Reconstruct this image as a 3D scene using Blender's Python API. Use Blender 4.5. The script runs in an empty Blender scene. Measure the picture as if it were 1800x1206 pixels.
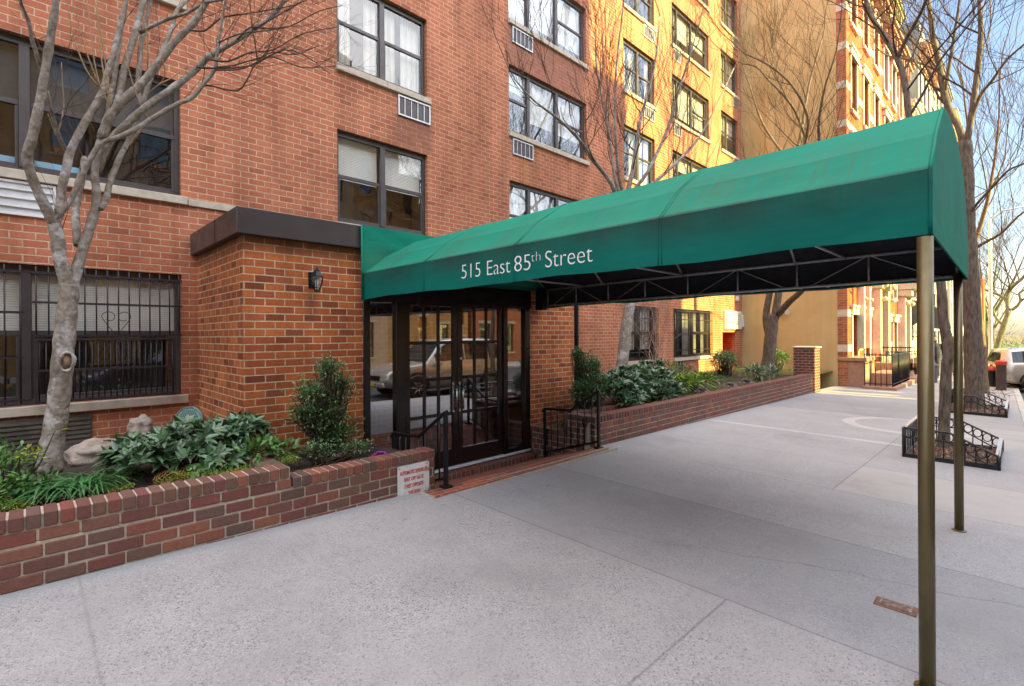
import bpy, math, random
from mathutils import Vector, Matrix, noise as mnoise
R = math.radians
sc = bpy.context.scene
COL = sc.collection
EXPOSURE = 2.7; SKY = .058; SKY_FILL = .58; SKY_FILL_DIR = (-.15,-.45,.87); SUN = 2.8
# ---------------------------------------------------------------- camera frame (eye at the origin, X along the street, Y into the building)
F = 877.0; AZ = R(45.58); CA, SA = math.cos(AZ), math.sin(AZ); ROLL = R(.32)
def ray(px, py):
    dx, dy = px-900, py-589
    return (dx*math.cos(ROLL)-dy*math.sin(ROLL))/F, -(dx*math.sin(ROLL)+dy*math.cos(ROLL))/F
def onY(px, py, Y):
    t, w = ray(px, py); d = Y/(SA-CA*t); return Vector((d*(CA+SA*t), Y, w*d))
def dep(p): return CA*p[0]+SA*p[1]
def gz(X, Y):
    X = max(-60, min(150, X)); return -1.543-.0121*X-.015*(4.28-Y)
def kerbY(X): return min(.72, -.35+.0237*X)
# ---------------------------------------------------------------- objects
def link(o, parent=None):
    COL.objects.link(o)
    if parent: o.parent = parent
    return o
def tag(o, label=None, cat=None, group=None, kind=None):
    if label: o['label'] = label
    if cat: o['category'] = cat
    if group: o['group'] = group
    if kind: o['kind'] = kind
    return o
def empty(name, loc, label=None, cat=None, group=None, rz=0):
    o = bpy.data.objects.new(name, None); o.empty_display_size = .1
    o.location = loc; o.rotation_euler.z = rz
    link(o); return tag(o, label, cat, group)
def copy_tree(o, parent=None):
    c = o.copy(); COL.objects.link(c); c.parent = parent
    for ch in list(o.children): copy_tree(ch, c)
    return c
class MB:
    def __init__(s): s.v = []; s.f = []; s.m = []; s.sm = []; s.mi = 0; s.smooth = False
    def face(s, idx): s.f.append(idx); s.m.append(s.mi); s.sm.append(s.smooth)
    def poly(s, pts):
        b = len(s.v); s.v += [tuple(p) for p in pts]; s.face(list(range(b, b+len(pts))))
    def box(s, x0, x1, y0, y1, z0, z1, M=None):
        b = len(s.v)
        P = [(x0,y0,z0),(x1,y0,z0),(x1,y1,z0),(x0,y1,z0),(x0,y0,z1),(x1,y0,z1),(x1,y1,z1),(x0,y1,z1)]
        if M: P = [tuple(M@Vector(p)) for p in P]
        s.v += P
        for q in ((3,2,1,0),(4,5,6,7),(0,1,5,4),(1,2,6,5),(2,3,7,6),(3,0,4,7)): s.face([b+i for i in q])
    def hexa(s, P):
        b = len(s.v); s.v += [tuple(p) for p in P]
        for q in ((3,2,1,0),(4,5,6,7),(0,1,5,4),(1,2,6,5),(2,3,7,6),(3,0,4,7)): s.face([b+i for i in q])
    def tube(s, pts, rad, n=6, cap=True, smooth=True):
        pts = [Vector(p) for p in pts]
        if not hasattr(rad, '__len__'): rad = [rad]*len(pts)
        rings = []; ref = None; sv = s.smooth; s.smooth = smooth
        for i, p in enumerate(pts):
            d = (pts[min(i+1, len(pts)-1)]-pts[max(i-1, 0)])
            if d.length < 1e-9: d = Vector((0,0,1))
            d.normalize()
            if ref is None: ref = Vector((1,0,0)) if abs(d.x) < .8 else Vector((0,1,0))
            a = (ref-d*ref.dot(d)); a.normalize(); ref = a; b = d.cross(a)
            k = len(s.v); rings.append(k)
            for j in range(n):
                t = 2*math.pi*j/n; s.v.append(tuple(p+(a*math.cos(t)+b*math.sin(t))*rad[i]))
        for r0, r1 in zip(rings, rings[1:]):
            for j in range(n): s.face([r0+j, r0+(j+1)%n, r1+(j+1)%n, r1+j])
        if cap and n > 2:
            s.smooth = False
            s.face([rings[0]+j for j in reversed(range(n))]); s.face([rings[-1]+j for j in range(n)])
        s.smooth = sv
    def bar(s, p, q, w, h=None):
        p, q = Vector(p), Vector(q); s.tube([p, q], w/2*1.1, 4, smooth=False)
    def lathe(s, prof, o=(0,0,0), n=16, axis='z'):
        b = len(s.v)
        for r, z in prof:
            for j in range(n):
                t = 2*math.pi*j/n; x, y = r*math.cos(t), r*math.sin(t)
                p = (x, y, z) if axis == 'z' else ((z, x, y) if axis == 'x' else (x, z, y))
                s.v.append((o[0]+p[0], o[1]+p[1], o[2]+p[2]))
        for i in range(len(prof)-1):
            for j in range(n):
                q = [b+i*n+j, b+i*n+(j+1)%n, b+(i+1)*n+(j+1)%n, b+(i+1)*n+j]
                s.face(q if axis != 'y' else q[::-1])
        s.face([b+j for j in reversed(range(n))]); s.face([b+(len(prof)-1)*n+j for j in range(n)])
    def ball(s, c, r, n=10, m=6, jit=0, seed=0):
        b = len(s.v); rr = r if hasattr(r, '__len__') else (r, r, r)
        for i in range(m+1):
            ph = math.pi*i/m
            for j in range(n):
                t = 2*math.pi*j/n
                d = Vector((math.sin(ph)*math.cos(t), math.sin(ph)*math.sin(t), math.cos(ph)))
                k = 1+jit*mnoise.noise(d*1.7+Vector((seed*7.3, seed*3.1, 0)))
                s.v.append((c[0]+d.x*rr[0]*k, c[1]+d.y*rr[1]*k, c[2]+d.z*rr[2]*k))
        sv = s.smooth; s.smooth = True
        for i in range(m):
            for j in range(n): s.face([b+i*n+j, b+(i+1)*n+j, b+(i+1)*n+(j+1)%n, b+i*n+(j+1)%n])
        s.smooth = sv
    def leaf(s, p, d, up, L, W, seg=2, droop=.15, fold=.25):
        d = d.normalized(); side = d.cross(up)
        if side.length < 1e-3: side = Vector((1,0,0))
        side.normalize(); nrm = side.cross(d); b = len(s.v)
        for i in range(seg+1):
            t = i/seg; c = p+d*(L*t)-Vector((0,0,1))*(droop*L*t*t)
            w = W*.5*math.sin(math.pi*(.06+.94*t)**.8) if i < seg else 0
            s.v.append(tuple(c+side*w+nrm*w*fold)); s.v.append(tuple(c)); s.v.append(tuple(c-side*w+nrm*w*fold))
        for i in range(seg):
            k = b+3*i
            s.face([k, k+1, k+4, k+3]); s.face([k+1, k+2, k+5, k+4])
    def build(s, name, mats, parent=None, bevel=0, org=None):
        me = bpy.data.meshes.new(name)
        vv = s.v
        if org is not None: vv = [(a-org[0], b-org[1], c-org[2]) for a, b, c in s.v]
        me.from_pydata(vv, [], s.f)
        if not isinstance(mats, (list, tuple)): mats = [mats]
        for m in mats: me.materials.append(m)
        me.polygons.foreach_set('material_index', s.m); me.polygons.foreach_set('use_smooth', s.sm)
        me.update()
        o = bpy.data.objects.new(name, me)
        if org is not None: o.location = org
        if bevel:
            bm = o.modifiers.new('bevel', 'BEVEL'); bm.width = bevel; bm.segments = 1; bm.limit_method = 'ANGLE'
        return link(o, parent)
def part(name, mb, mats, parent, bevel=0):
    """a child mesh whose coordinates were written in world space"""
    o = mb.build(name, mats, None, bevel)
    if parent is not None:
        o.parent = parent; o.matrix_parent_inverse = PW(parent).inverted()
    return o
def PW(o):
    m = Matrix.Translation(o.location)@o.rotation_euler.to_matrix().to_4x4()
    if o.parent: m = PW(o.parent)@o.matrix_parent_inverse@m
    return m
# ---------------------------------------------------------------- materials
class NG:
    def __init__(s, name):
        s.mat = bpy.data.materials.new(name); s.mat.use_nodes = True; s.nt = s.mat.node_tree
        s.bs = s.nt.nodes['Principled BSDF']; s.out = s.nt.nodes['Material Output']
    def n(s, t, **kw):
        nd = s.nt.nodes.new(t)
        for k, v in kw.items(): setattr(nd, k, v)
        return nd
    def set(s, sock, v):
        if hasattr(v, 'is_linked') or isinstance(v, bpy.types.NodeSocket): s.nt.links.new(v, sock)
        elif hasattr(v, '__len__') and len(v) == 3 and sock.type == 'RGBA': sock.default_value = (*v, 1)
        else: sock.default_value = v
    def m(s, op, a, b=None, c=None):
        nd = s.n('ShaderNodeMath', operation=op); s.set(nd.inputs[0], a)
        if b is not None: s.set(nd.inputs[1], b)
        if c is not None: s.set(nd.inputs[2], c)
        return nd.outputs[0]
    def pos(s): return s.n('ShaderNodeNewGeometry').outputs['Position']
    def xyz(s, v):
        nd = s.n('ShaderNodeSeparateXYZ'); s.set(nd.inputs[0], v); return nd.outputs
    def vec(s, x, y, z=0.):
        nd = s.n('ShaderNodeCombineXYZ')
        for i, v in enumerate((x, y, z)): s.set(nd.inputs[i], v)
        return nd.outputs[0]
    def noise(s, v, scale, detail=3, rough=.55):
        nd = s.n('ShaderNodeTexNoise'); s.set(nd.inputs['Vector'], v); nd.inputs['Scale'].default_value = scale
        nd.inputs['Detail'].default_value = detail; nd.inputs['Roughness'].default_value = rough; return nd.outputs['Fac']
    def vor(s, v, scale, out='Distance', feature='F1'):
        nd = s.n('ShaderNodeTexVoronoi', feature=feature); s.set(nd.inputs['Vector'], v); nd.inputs['Scale'].default_value = scale
        return nd.outputs[out]
    def ramp(s, f, stops, interp='LINEAR'):
        nd = s.n('ShaderNodeValToRGB'); cr = nd.color_ramp; cr.interpolation = interp
        while len(cr.elements) < len(stops): cr.elements.new(.5)
        for e, (p, c) in zip(cr.elements, stops): e.position = p; e.color = (*c, 1) if len(c) == 3 else c
        s.set(nd.inputs[0], f); return nd.outputs[0]
    def mix(s, f, a, b, mode='MIX'):
        nd = s.n('ShaderNodeMix', data_type='RGBA', blend_type=mode)
        s.set(nd.inputs[0], f); s.set(nd.inputs[6], a); s.set(nd.inputs[7], b); return nd.outputs[2]
    def mr(s, f, a, b, c=0., d=1.):
        nd = s.n('ShaderNodeMapRange'); nd.clamp = True
        for i, v in enumerate((f, a, b, c, d)): s.set(nd.inputs[i], v)
        return nd.outputs[0]
    def bump(s, h, strength=.3, dist=.01):
        nd = s.n('ShaderNodeBump'); nd.inputs['Strength'].default_value = strength; nd.inputs['Distance'].default_value = dist
        s.set(nd.inputs['Height'], h); s.nt.links.new(nd.outputs[0], s.bs.inputs['Normal'])
    def done(s, col=None, rough=.6, metal=0., spec=None):
        if col is not None: s.set(s.bs.inputs['Base Color'], col)
        s.set(s.bs.inputs['Roughness'], rough); s.set(s.bs.inputs['Metallic'], metal)
        if spec is not None: s.bs.inputs['Specular IOR Level'].default_value = spec
        return s.mat
def cmul(c, k): return tuple(min(1, x*k) for x in c)
def plain(name, col, rough=.5, metal=0., var=.18, scale=6., bump=.08, bscale=60., spec=None, bdist=.004):
    g = NG(name); p = g.pos()
    f = g.noise(p, scale, 4)
    c = g.ramp(f, [(.3, cmul(col, 1-var)), (.7, cmul(col, 1+var))])
    if bump: g.bump(g.noise(p, bscale, 3), bump, bdist)
    return g.done(c, g.mr(g.noise(p, scale*2.3, 3), .3, .7, max(0, rough-.06), min(1, rough+.08)), metal, spec)
def brick_uv(g):
    geo = g.n('ShaderNodeNewGeometry'); P = g.xyz(geo.outputs['Position']); N = g.xyz(geo.outputs['True Normal'])
    sx = g.m('GREATER_THAN', g.m('ABSOLUTE', N[0]), .7); sz = g.m('GREATER_THAN', g.m('ABSOLUTE', N[2]), .7)
    u = g.m('ADD', g.m('MULTIPLY', P[1], sx), g.m('MULTIPLY', P[0], g.m('SUBTRACT', 1., sx)))
    v = g.m('ADD', g.m('MULTIPLY', P[1], sz), g.m('MULTIPLY', P[2], g.m('SUBTRACT', 1., sz)))
    return geo.outputs['Position'], P, u, v
def brick_mat(name, L, T, cols, mortar, mw=.011, bump=.6, stains=(), bands=None, spec=.3):
    g = NG(name); pos, P, u, v = brick_uv(g)
    wob = g.m('MULTIPLY', g.m('SUBTRACT', g.noise(pos, 9, 2), .5), .006)
    u = g.m('ADD', u, wob); v = g.m('ADD', v, g.m('MULTIPLY', g.m('SUBTRACT', g.noise(pos, 5, 2), .5), .006))
    vt = g.m('DIVIDE', v, T); row = g.m('FLOOR', vt); fv = g.m('MULTIPLY', g.m('FRACT', vt), T)
    par = g.m('MULTIPLY', g.m('ABSOLUTE', g.m('MODULO', row, 2.)), .5)
    ut = g.m('ADD', g.m('DIVIDE', u, L), par); colm = g.m('FLOOR', ut); fu = g.m('MULTIPLY', g.m('FRACT', ut), L)
    e = g.m('MINIMUM', g.m('MINIMUM', fu, g.m('SUBTRACT', L, fu)), g.m('MINIMUM', fv, g.m('SUBTRACT', T, fv)))
    mask = g.mr(e, mw*.38, mw*.38+.004)
    wn = g.n('ShaderNodeTexWhiteNoise', noise_dimensions='2D'); g.set(wn.inputs[0], g.vec(colm, row))
    k = len(cols)
    bc = g.ramp(wn.outputs['Value'], [(i/max(1, k-1)*.98, c) for i, c in enumerate(cols)], 'CONSTANT' if k > 6 else 'LINEAR')
    fine = g.noise(pos, 55, 4, .7); big = g.noise(pos, .9, 4)
    bc = g.mix(1., bc, g.ramp(fine, [(.25, (.72,.72,.72)), (.75, (1.22,1.2,1.18))]), 'MULTIPLY')
    mc = g.mix(1., (*mortar, 1), g.ramp(g.noise(pos, 30, 4), [(.3, (.78,.78,.78)), (.7, (1.15,1.15,1.15))]), 'MULTIPLY')
    c = g.mix(mask, mc, bc)
    c = g.mix(1., c, g.ramp(big, [(.3, (.82,.80,.78)), (.65, (1.08,1.08,1.08))]), 'MULTIPLY')
    run = g.noise(g.vec(g.m('MULTIPLY', P[0], 3.2), g.m('MULTIPLY', P[1], 3.2), g.m('MULTIPLY', P[2], .35)), 1., 4, .6)
    c = g.mix(1., c, g.ramp(run, [(.34, (.79,.77,.76)), (.56, (1.05,1.045,1.04))]), 'MULTIPLY')
    for x0, x1, z0, z1, sc_ in stains:
        a = g.m('MULTIPLY', g.mr(P[0], x0-.05, x0+.05), g.mr(P[0], x1+.05, x1-.05))
        b = g.m('MULTIPLY', g.mr(P[2], z0-.1, z0+.05), g.mr(P[2], z1+.02, z1-.02))
        f = g.m('MULTIPLY', g.m('MULTIPLY', a, b), g.mr(g.noise(pos, 7, 3), .25, .6, .2, .75))
        c = g.mix(f, c, sc_)
    g.bump(g.m('ADD', mask, g.m('MULTIPLY', fine, .35)), bump, .006)
    return g.done(c, g.mr(fine, .3, .7, .78, .95), 0, spec)
def island_mat(name, cols, rough=.6, bump=.3, bscale=50, var=.25, spec=.4, trans=0., vscale=40.):
    """each loose piece (brick, leaf, blade) draws its own colour"""
    g = NG(name); geo = g.n('ShaderNodeNewGeometry'); k = len(cols)
    c = g.ramp(geo.outputs['Random Per Island'], [(i/max(1, k-1)*.98, x) for i, x in enumerate(cols)])
    f = g.noise(geo.outputs['Position'], vscale, 4, .7)
    c = g.mix(1., c, g.ramp(f, [(.25, (1-var,)*3), (.75, (1+var,)*3)]), 'MULTIPLY')
    if bump: g.bump(g.noise(geo.outputs['Position'], bscale, 4), bump, .004)
    m = g.done(c, rough, 0, spec)
    if trans:
        tr = g.n('ShaderNodeBsdfTranslucent'); g.set(tr.inputs[0], c); mx = g.n('ShaderNodeMixShader'); mx.inputs[0].default_value = trans
        g.nt.links.new(g.bs.outputs[0], mx.inputs[1]); g.nt.links.new(tr.outputs[0], mx.inputs[2]); g.nt.links.new(mx.outputs[0], g.out.inputs[0])
    return m
def glass_mat(name, tint=(.93,.95,.94), base=.11, ripple=.03, gl=(.9,.93,.95)):
    g = NG(name); p = g.pos()
    tr = g.n('ShaderNodeBsdfTransparent'); g.set(tr.inputs[0], tint)
    gs = g.n('ShaderNodeBsdfGlossy'); gs.inputs['Roughness'].default_value = .015; g.set(gs.inputs[0], gl)
    b = g.n('ShaderNodeBump'); b.inputs['Strength'].default_value = ripple; b.inputs['Distance'].default_value = .05; g.set(b.inputs['Height'], g.noise(p, 2.2, 2))
    g.nt.links.new(b.outputs[0], gs.inputs['Normal'])
    geo = g.n('ShaderNodeNewGeometry'); dt = g.n('ShaderNodeVectorMath', operation='DOT_PRODUCT'); g.set(dt.inputs[0], geo.outputs['Normal']); g.set(dt.inputs[1], geo.outputs['Incoming'])
    fr = g.m('POWER', g.m('SUBTRACT', 1., g.m('ABSOLUTE', dt.outputs['Value'])), 4.)
    mx = g.n('ShaderNodeMixShader'); g.set(mx.inputs[0], g.m('MINIMUM', g.m('ADD', g.m('MULTIPLY', fr, .8), base), 1.))
    g.nt.links.new(tr.outputs[0], mx.inputs[1]); g.nt.links.new(gs.outputs[0], mx.inputs[2]); g.nt.links.new(mx.outputs[0], g.out.inputs[0])
    return g.mat
def bark_mat(name, a, b, scale=18, bump=.6, stretch=.35, lichen=None):
    g = NG(name); P = g.xyz(g.pos()); v = g.vec(P[0], P[1], g.m('MULTIPLY', P[2], stretch))
    f = g.noise(v, scale, 5, .65); c = g.ramp(f, [(.3, a), (.68, b)])
    if lichen: c = g.mix(g.mr(g.noise(g.pos(), 5, 4, .7), .52, .66), c, lichen)
    g.bump(g.m('ADD', f, g.m('MULTIPLY', g.vor(v, scale*1.6), .5)), bump, .012)
    return g.done(c, .85, 0, .25)

BR = [(.36,.118,.065),(.45,.150,.080),(.48,.170,.090),(.46,.158,.084),(.51,.185,.098),(.41,.135,.074)]
ST = [(4.78,4.86,3.28,3.8,(.36,.17,.03)), (7.62,7.72,3.25,3.78,(.36,.17,.03)), (4.55,5.3,3.3,3.8,(.22,.10,.07)), (7.2,9.8,5.7,6.6,(.25,.12,.09))]
M = {}
M['facade'] = brick_mat('facade_brick', .203, .081, BR, (.53,.39,.26), stains=ST)
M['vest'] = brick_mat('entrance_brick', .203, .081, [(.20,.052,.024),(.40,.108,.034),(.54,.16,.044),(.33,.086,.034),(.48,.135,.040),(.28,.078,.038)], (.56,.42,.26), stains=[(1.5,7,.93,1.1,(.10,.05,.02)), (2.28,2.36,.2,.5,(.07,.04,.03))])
M['row_orange'] = brick_mat('rowhouse_brick', .203, .081, [(.38,.062,.016),(.47,.088,.022),(.52,.112,.03)], (.42,.17,.06), mw=.009)
M['row_red'] = brick_mat('opposite_brick', .203, .081, [(.34,.10,.05),(.42,.14,.07),(.48,.19,.09)], (.45,.33,.22))
M['row_tan'] = brick_mat('tan_brick', .203, .081, [(.50,.31,.10),(.56,.37,.14),(.60,.40,.16)], (.52,.38,.20))
M['pillar'] = brick_mat('pillar_brick', .203, .081, [(.16,.05,.04),(.22,.065,.045),(.12,.05,.04)], (.42,.34,.26))
M['paver'] = brick_mat('path_brick', .203, .075, [(.30,.075,.045),(.38,.10,.055),(.24,.07,.05),(.20,.07,.06)], (.40,.31,.23), mw=.008)
M['lowbrick'] = island_mat('planter_brick', [(.105,.064,.046),(.145,.056,.044),(.21,.066,.048),(.135,.08,.055),(.165,.055,.048),(.24,.092,.056),(.115,.07,.06),(.155,.08,.052)], .85, .5, 60)
M['mortar'] = plain('mortar', (.40,.345,.265), .95, var=.2, scale=25, bump=.5, bscale=120)
M['stone'] = plain('sill_stone', (.50,.44,.35), .85, var=.15, scale=12, bump=.25)
M['white_stone'] = plain('white_stone', (.56,.49,.38), .8, var=.12, scale=8, bump=.2)
M['brownstone'] = plain('brownstone', (.36,.20,.13), .85, var=.15, scale=8, bump=.3)
def stucco(name, a, b, streak=.5):
    g = NG(name); P = g.xyz(g.pos()); p = g.pos()
    f = g.noise(p, .8, 5, .6); c = g.ramp(f, [(.3, a), (.7, b)])
    st = g.noise(g.vec(g.m('MULTIPLY', P[0], 5.), g.m('MULTIPLY', P[1], 5.), g.m('MULTIPLY', P[2], .25)), 1., 4)
    c = g.mix(1., c, g.ramp(st, [(.35, (1-.35*streak,)*3), (.6, (1.05,)*3)]), 'MULTIPLY')
    g.bump(g.noise(p, 40, 4), .25, .01); return g.done(c, .92, 0, .2)
M['party'] = stucco('party_wall_stucco', (.47,.34,.155), (.57,.43,.22), .07)
M['white_wall'] = stucco('white_render', (.66,.60,.50), (.76,.71,.62))
M['cream_wall'] = stucco('cream_render', (.55,.45,.30), (.64,.54,.38))
M['grey_wall'] = stucco('grey_render', (.20,.20,.20), (.27,.27,.265))
M['olive'] = stucco('olive_cladding', (.26,.25,.14), (.36,.34,.2))
M['darkmetal'] = plain('fascia_metal', (.060,.048,.050), .38, .3, .12, 3, .03, 200)
M['frame'] = plain('window_frame_paint', (.075,.066,.066), .42, .25, .15, 5, .03)
M['doorframe'] = plain('door_paint', (.013,.008,.0075), .2, 0, .12, 4, .01)
M['iron'] = plain('black_iron', (.014,.014,.016), .4, .4, .3, 20, .15, 120)
M['guard'] = plain('window_guard_paint', (.030,.022,.026), .5, .2, .3, 30, .1)
M['steel'] = plain('brushed_steel', (.55,.54,.52), .25, 1., .1, 30, .02)
M['galv'] = plain('grille_aluminium', (.52,.53,.55), .45, .7, .12, 30, .05)
M['white_paint'] = plain('white_paint', (.74,.74,.72), .5, 0, .08, 10, .06)
M['bronze'] = plain('bronze_post', (.15,.118,.055), .34, .6, .07, 9, .03, 90)
M['frame_pipe'] = plain('canopy_pipe', (.42,.41,.42), .5, .4, .2, 20, .08)
M['glass'] = glass_mat('window_glass')
M['glass_sky'] = glass_mat('sky_window_glass', base=.24, ripple=.03)
M['door_glass'] = glass_mat('door_glass', (.66,.61,.52), .46, .004)
M['carglass'] = plain('car_glass', (.02,.024,.026), .05, 0, .1, 3, 0, spec=.9)
M['dark_room'] = plain('dark_room', (.035,.028,.024), .9, 0, .4, 2, 0)
M['curtain'] = None
def cloth(name, a, b, sx=60., ax=0, horiz=False):
    g = NG(name); P = g.xyz(g.pos())
    w = g.m('SINE', g.m('MULTIPLY', P[2] if horiz else P[ax], sx)); n = g.noise(g.pos(), 3, 3)
    f = g.m('ADD', g.m('MULTIPLY', w, .18), n); c = g.ramp(f, [(.3, a), (.7, b)])
    g.bump(w, .35, .01); return g.done(c, .9, 0, .2)
M['curtain'] = cloth('curtain_cloth', (.60,.57,.52), (.76,.74,.70), 55)
M['blind'] = cloth('window_blind', (.74,.74,.70), (.82,.81,.77), 240, 0, True)
M['darkscreen'] = plain('insect_screen', (.05,.05,.055), .7, 0, .15, 2, 0)
M['tile'] = plain('lobby_tile', (.42,.33,.20), .3, 0, .12, 3, .02)
M['lobby_wall'] = plain('lobby_wall', (.42,.30,.14), .7, 0, .15, 1, 0)
M['asphalt'] = plain('asphalt', (.060,.058,.058), .85, 0, .3, 2, .6, 180, bdist=.006)
M['kerbstone'] = plain('kerb_concrete', (.42,.41,.38), .88, 0, .2, 6, .3, 90)
M['soil'] = plain('soil', (.045,.032,.022), .95, 0, .5, 14, 1., 60, bdist=.02)
M['rust'] = plain('rusty_iron', (.22,.12,.085), .7, .5, .3, 40, .3, 150)
M['rubber'] = plain('tyre_rubber', (.014,.014,.014), .8, 0, .2, 20, .2)
M['alloy'] = plain('wheel_alloy', (.55,.54,.52), .25, .9, .1, 10, 0)
M['orange_plastic'] = plain('orange_plastic', (.75,.16,.02), .4, 0, .1, 10, .02)
M['red_paint'] = plain('red_paint', (.50,.05,.025), .45, 0, .2, 12, .1)
M['tail_red'] = plain('tail_lamp_red', (.45,.02,.015), .2, 0, .1, 10, 0)
M['clear_lamp'] = plain('headlamp_lens', (.65,.66,.68), .08, .3, .1, 10, 0)
M['yellow'] = plain('taxi_yellow', (.70,.40,.03), .3, 0, .05, 2, 0)
def carpaint(name, c): return plain(name, c, .22, .55, .04, 1, 0, spec=.7)
M['silver'] = carpaint('silver_car_paint', (.50,.47,.41)); M['bluecar'] = carpaint('grey_blue_car_paint', (.20,.24,.32))
M['beigecar'] = carpaint('champagne_car_paint', (.52,.47,.39)); M['darkcar'] = carpaint('dark_car_paint', (.06,.06,.075))
# ---------------------------------------------------------------- sky, sun, camera
SUN_EL, SUN_AZ = R(22), (.21, -.978)
w = bpy.data.worlds.new("World"); sc.world = w; w.use_nodes = True
nt = w.node_tree; bg = nt.nodes['Background']
sky = nt.nodes.new('ShaderNodeTexSky'); sky.sky_type = 'NISHITA'; sky.sun_disc = False
sky.sun_elevation = SUN_EL; sky.sun_rotation = math.atan2(SUN_AZ[0], SUN_AZ[1])
sky.air_density = 1.0; sky.dust_density = 1.2; sky.ozone_density = .9; sky.altitude = 0
nt.links.new(sky.outputs[0], bg.inputs[0]); bg.inputs[1].default_value = SKY
# added fill light: a bright lobe high on the street side of the sky
def wn(t, **k):
    n_ = nt.nodes.new(t)
    for a_, v_ in k.items(): setattr(n_, a_, v_)
    return n_
tc = wn('ShaderNodeTexCoord'); dp = wn('ShaderNodeVectorMath', operation='DOT_PRODUCT'); dp.inputs[1].default_value = Vector(SKY_FILL_DIR).normalized(); nt.links.new(tc.outputs['Generated'], dp.inputs[0])
mrg = wn('ShaderNodeMapRange', interpolation_type='SMOOTHSTEP'); mrg.inputs[1].default_value = .22; mrg.inputs[2].default_value = .92; nt.links.new(dp.outputs['Value'], mrg.inputs[0])
nz = wn('ShaderNodeTexNoise'); nz.inputs['Scale'].default_value = 3.2; nz.inputs['Detail'].default_value = 6; nt.links.new(tc.outputs['Generated'], nz.inputs['Vector'])
mr2 = wn('ShaderNodeMapRange'); mr2.inputs[1].default_value = .32; mr2.inputs[2].default_value = .62; mr2.inputs[3].default_value = .35; mr2.inputs[4].default_value = 1.1; nt.links.new(nz.outputs['Fac'], mr2.inputs[0])
ml = wn('ShaderNodeMath', operation='MULTIPLY'); nt.links.new(mrg.outputs[0], ml.inputs[0]); nt.links.new(mr2.outputs[0], ml.inputs[1])
ms = wn('ShaderNodeMath', operation='MULTIPLY'); ms.inputs[1].default_value = SKY_FILL; nt.links.new(ml.outputs[0], ms.inputs[0])
b2 = wn('ShaderNodeBackground'); b2.inputs[0].default_value = (.985, .955, .965, 1); nt.links.new(ms.outputs[0], b2.inputs[1])
ad = wn('ShaderNodeAddShader'); nt.links.new(bg.outputs[0], ad.inputs[0]); nt.links.new(b2.outputs[0], ad.inputs[1]); nt.links.new(ad.outputs[0], nt.nodes['World Output'].inputs[0])
sl = bpy.data.lights.new('sun', 'SUN'); sl.energy = SUN; sl.angle = R(.5); sl.color = (1, .82, .22)
so = bpy.data.objects.new('sun', sl); link(so)
sd = Vector((SUN_AZ[0]*math.cos(SUN_EL), SUN_AZ[1]*math.cos(SUN_EL), math.sin(SUN_EL)))
so.rotation_euler = sd.to_track_quat('Z', 'Y').to_euler(); so.location = (0, -10, 30)
cam = bpy.data.cameras.new('camera'); cam.sensor_width = 36; cam.lens = F/1800*36; cam.shift_y = -14/1800; cam.clip_start = .05; cam.clip_end = 2000
co = bpy.data.objects.new('camera', cam); link(co)
fw, rt, up = Vector((CA, SA, 0)), Vector((SA, -CA, 0)), Vector((0, 0, 1))
r2 = rt*math.cos(ROLL)-up*math.sin(ROLL); u2 = up*math.cos(ROLL)+rt*math.sin(ROLL)
co.matrix_world = Matrix((( r2.x, u2.x, -fw.x, 0), (r2.y, u2.y, -fw.y, 0), (r2.z, u2.z, -fw.z, 0), (0,0,0,1)))
sc.camera = co
sc.view_settings.view_transform = 'Standard'; sc.view_settings.look = 'None'; sc.view_settings.gamma = 1; sc.view_settings.exposure = EXPOSURE
sc.cycles.use_denoising = True; sc.cycles.max_bounces = 8; sc.cycles.transparent_max_bounces = 16; sc.cycles.glossy_bounces = 4; sc.cycles.diffuse_bounces = 4
sc.cycles.caustics_reflective = False; sc.cycles.caustics_refractive = False; sc.cycles.sample_clamp_indirect = 6
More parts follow.
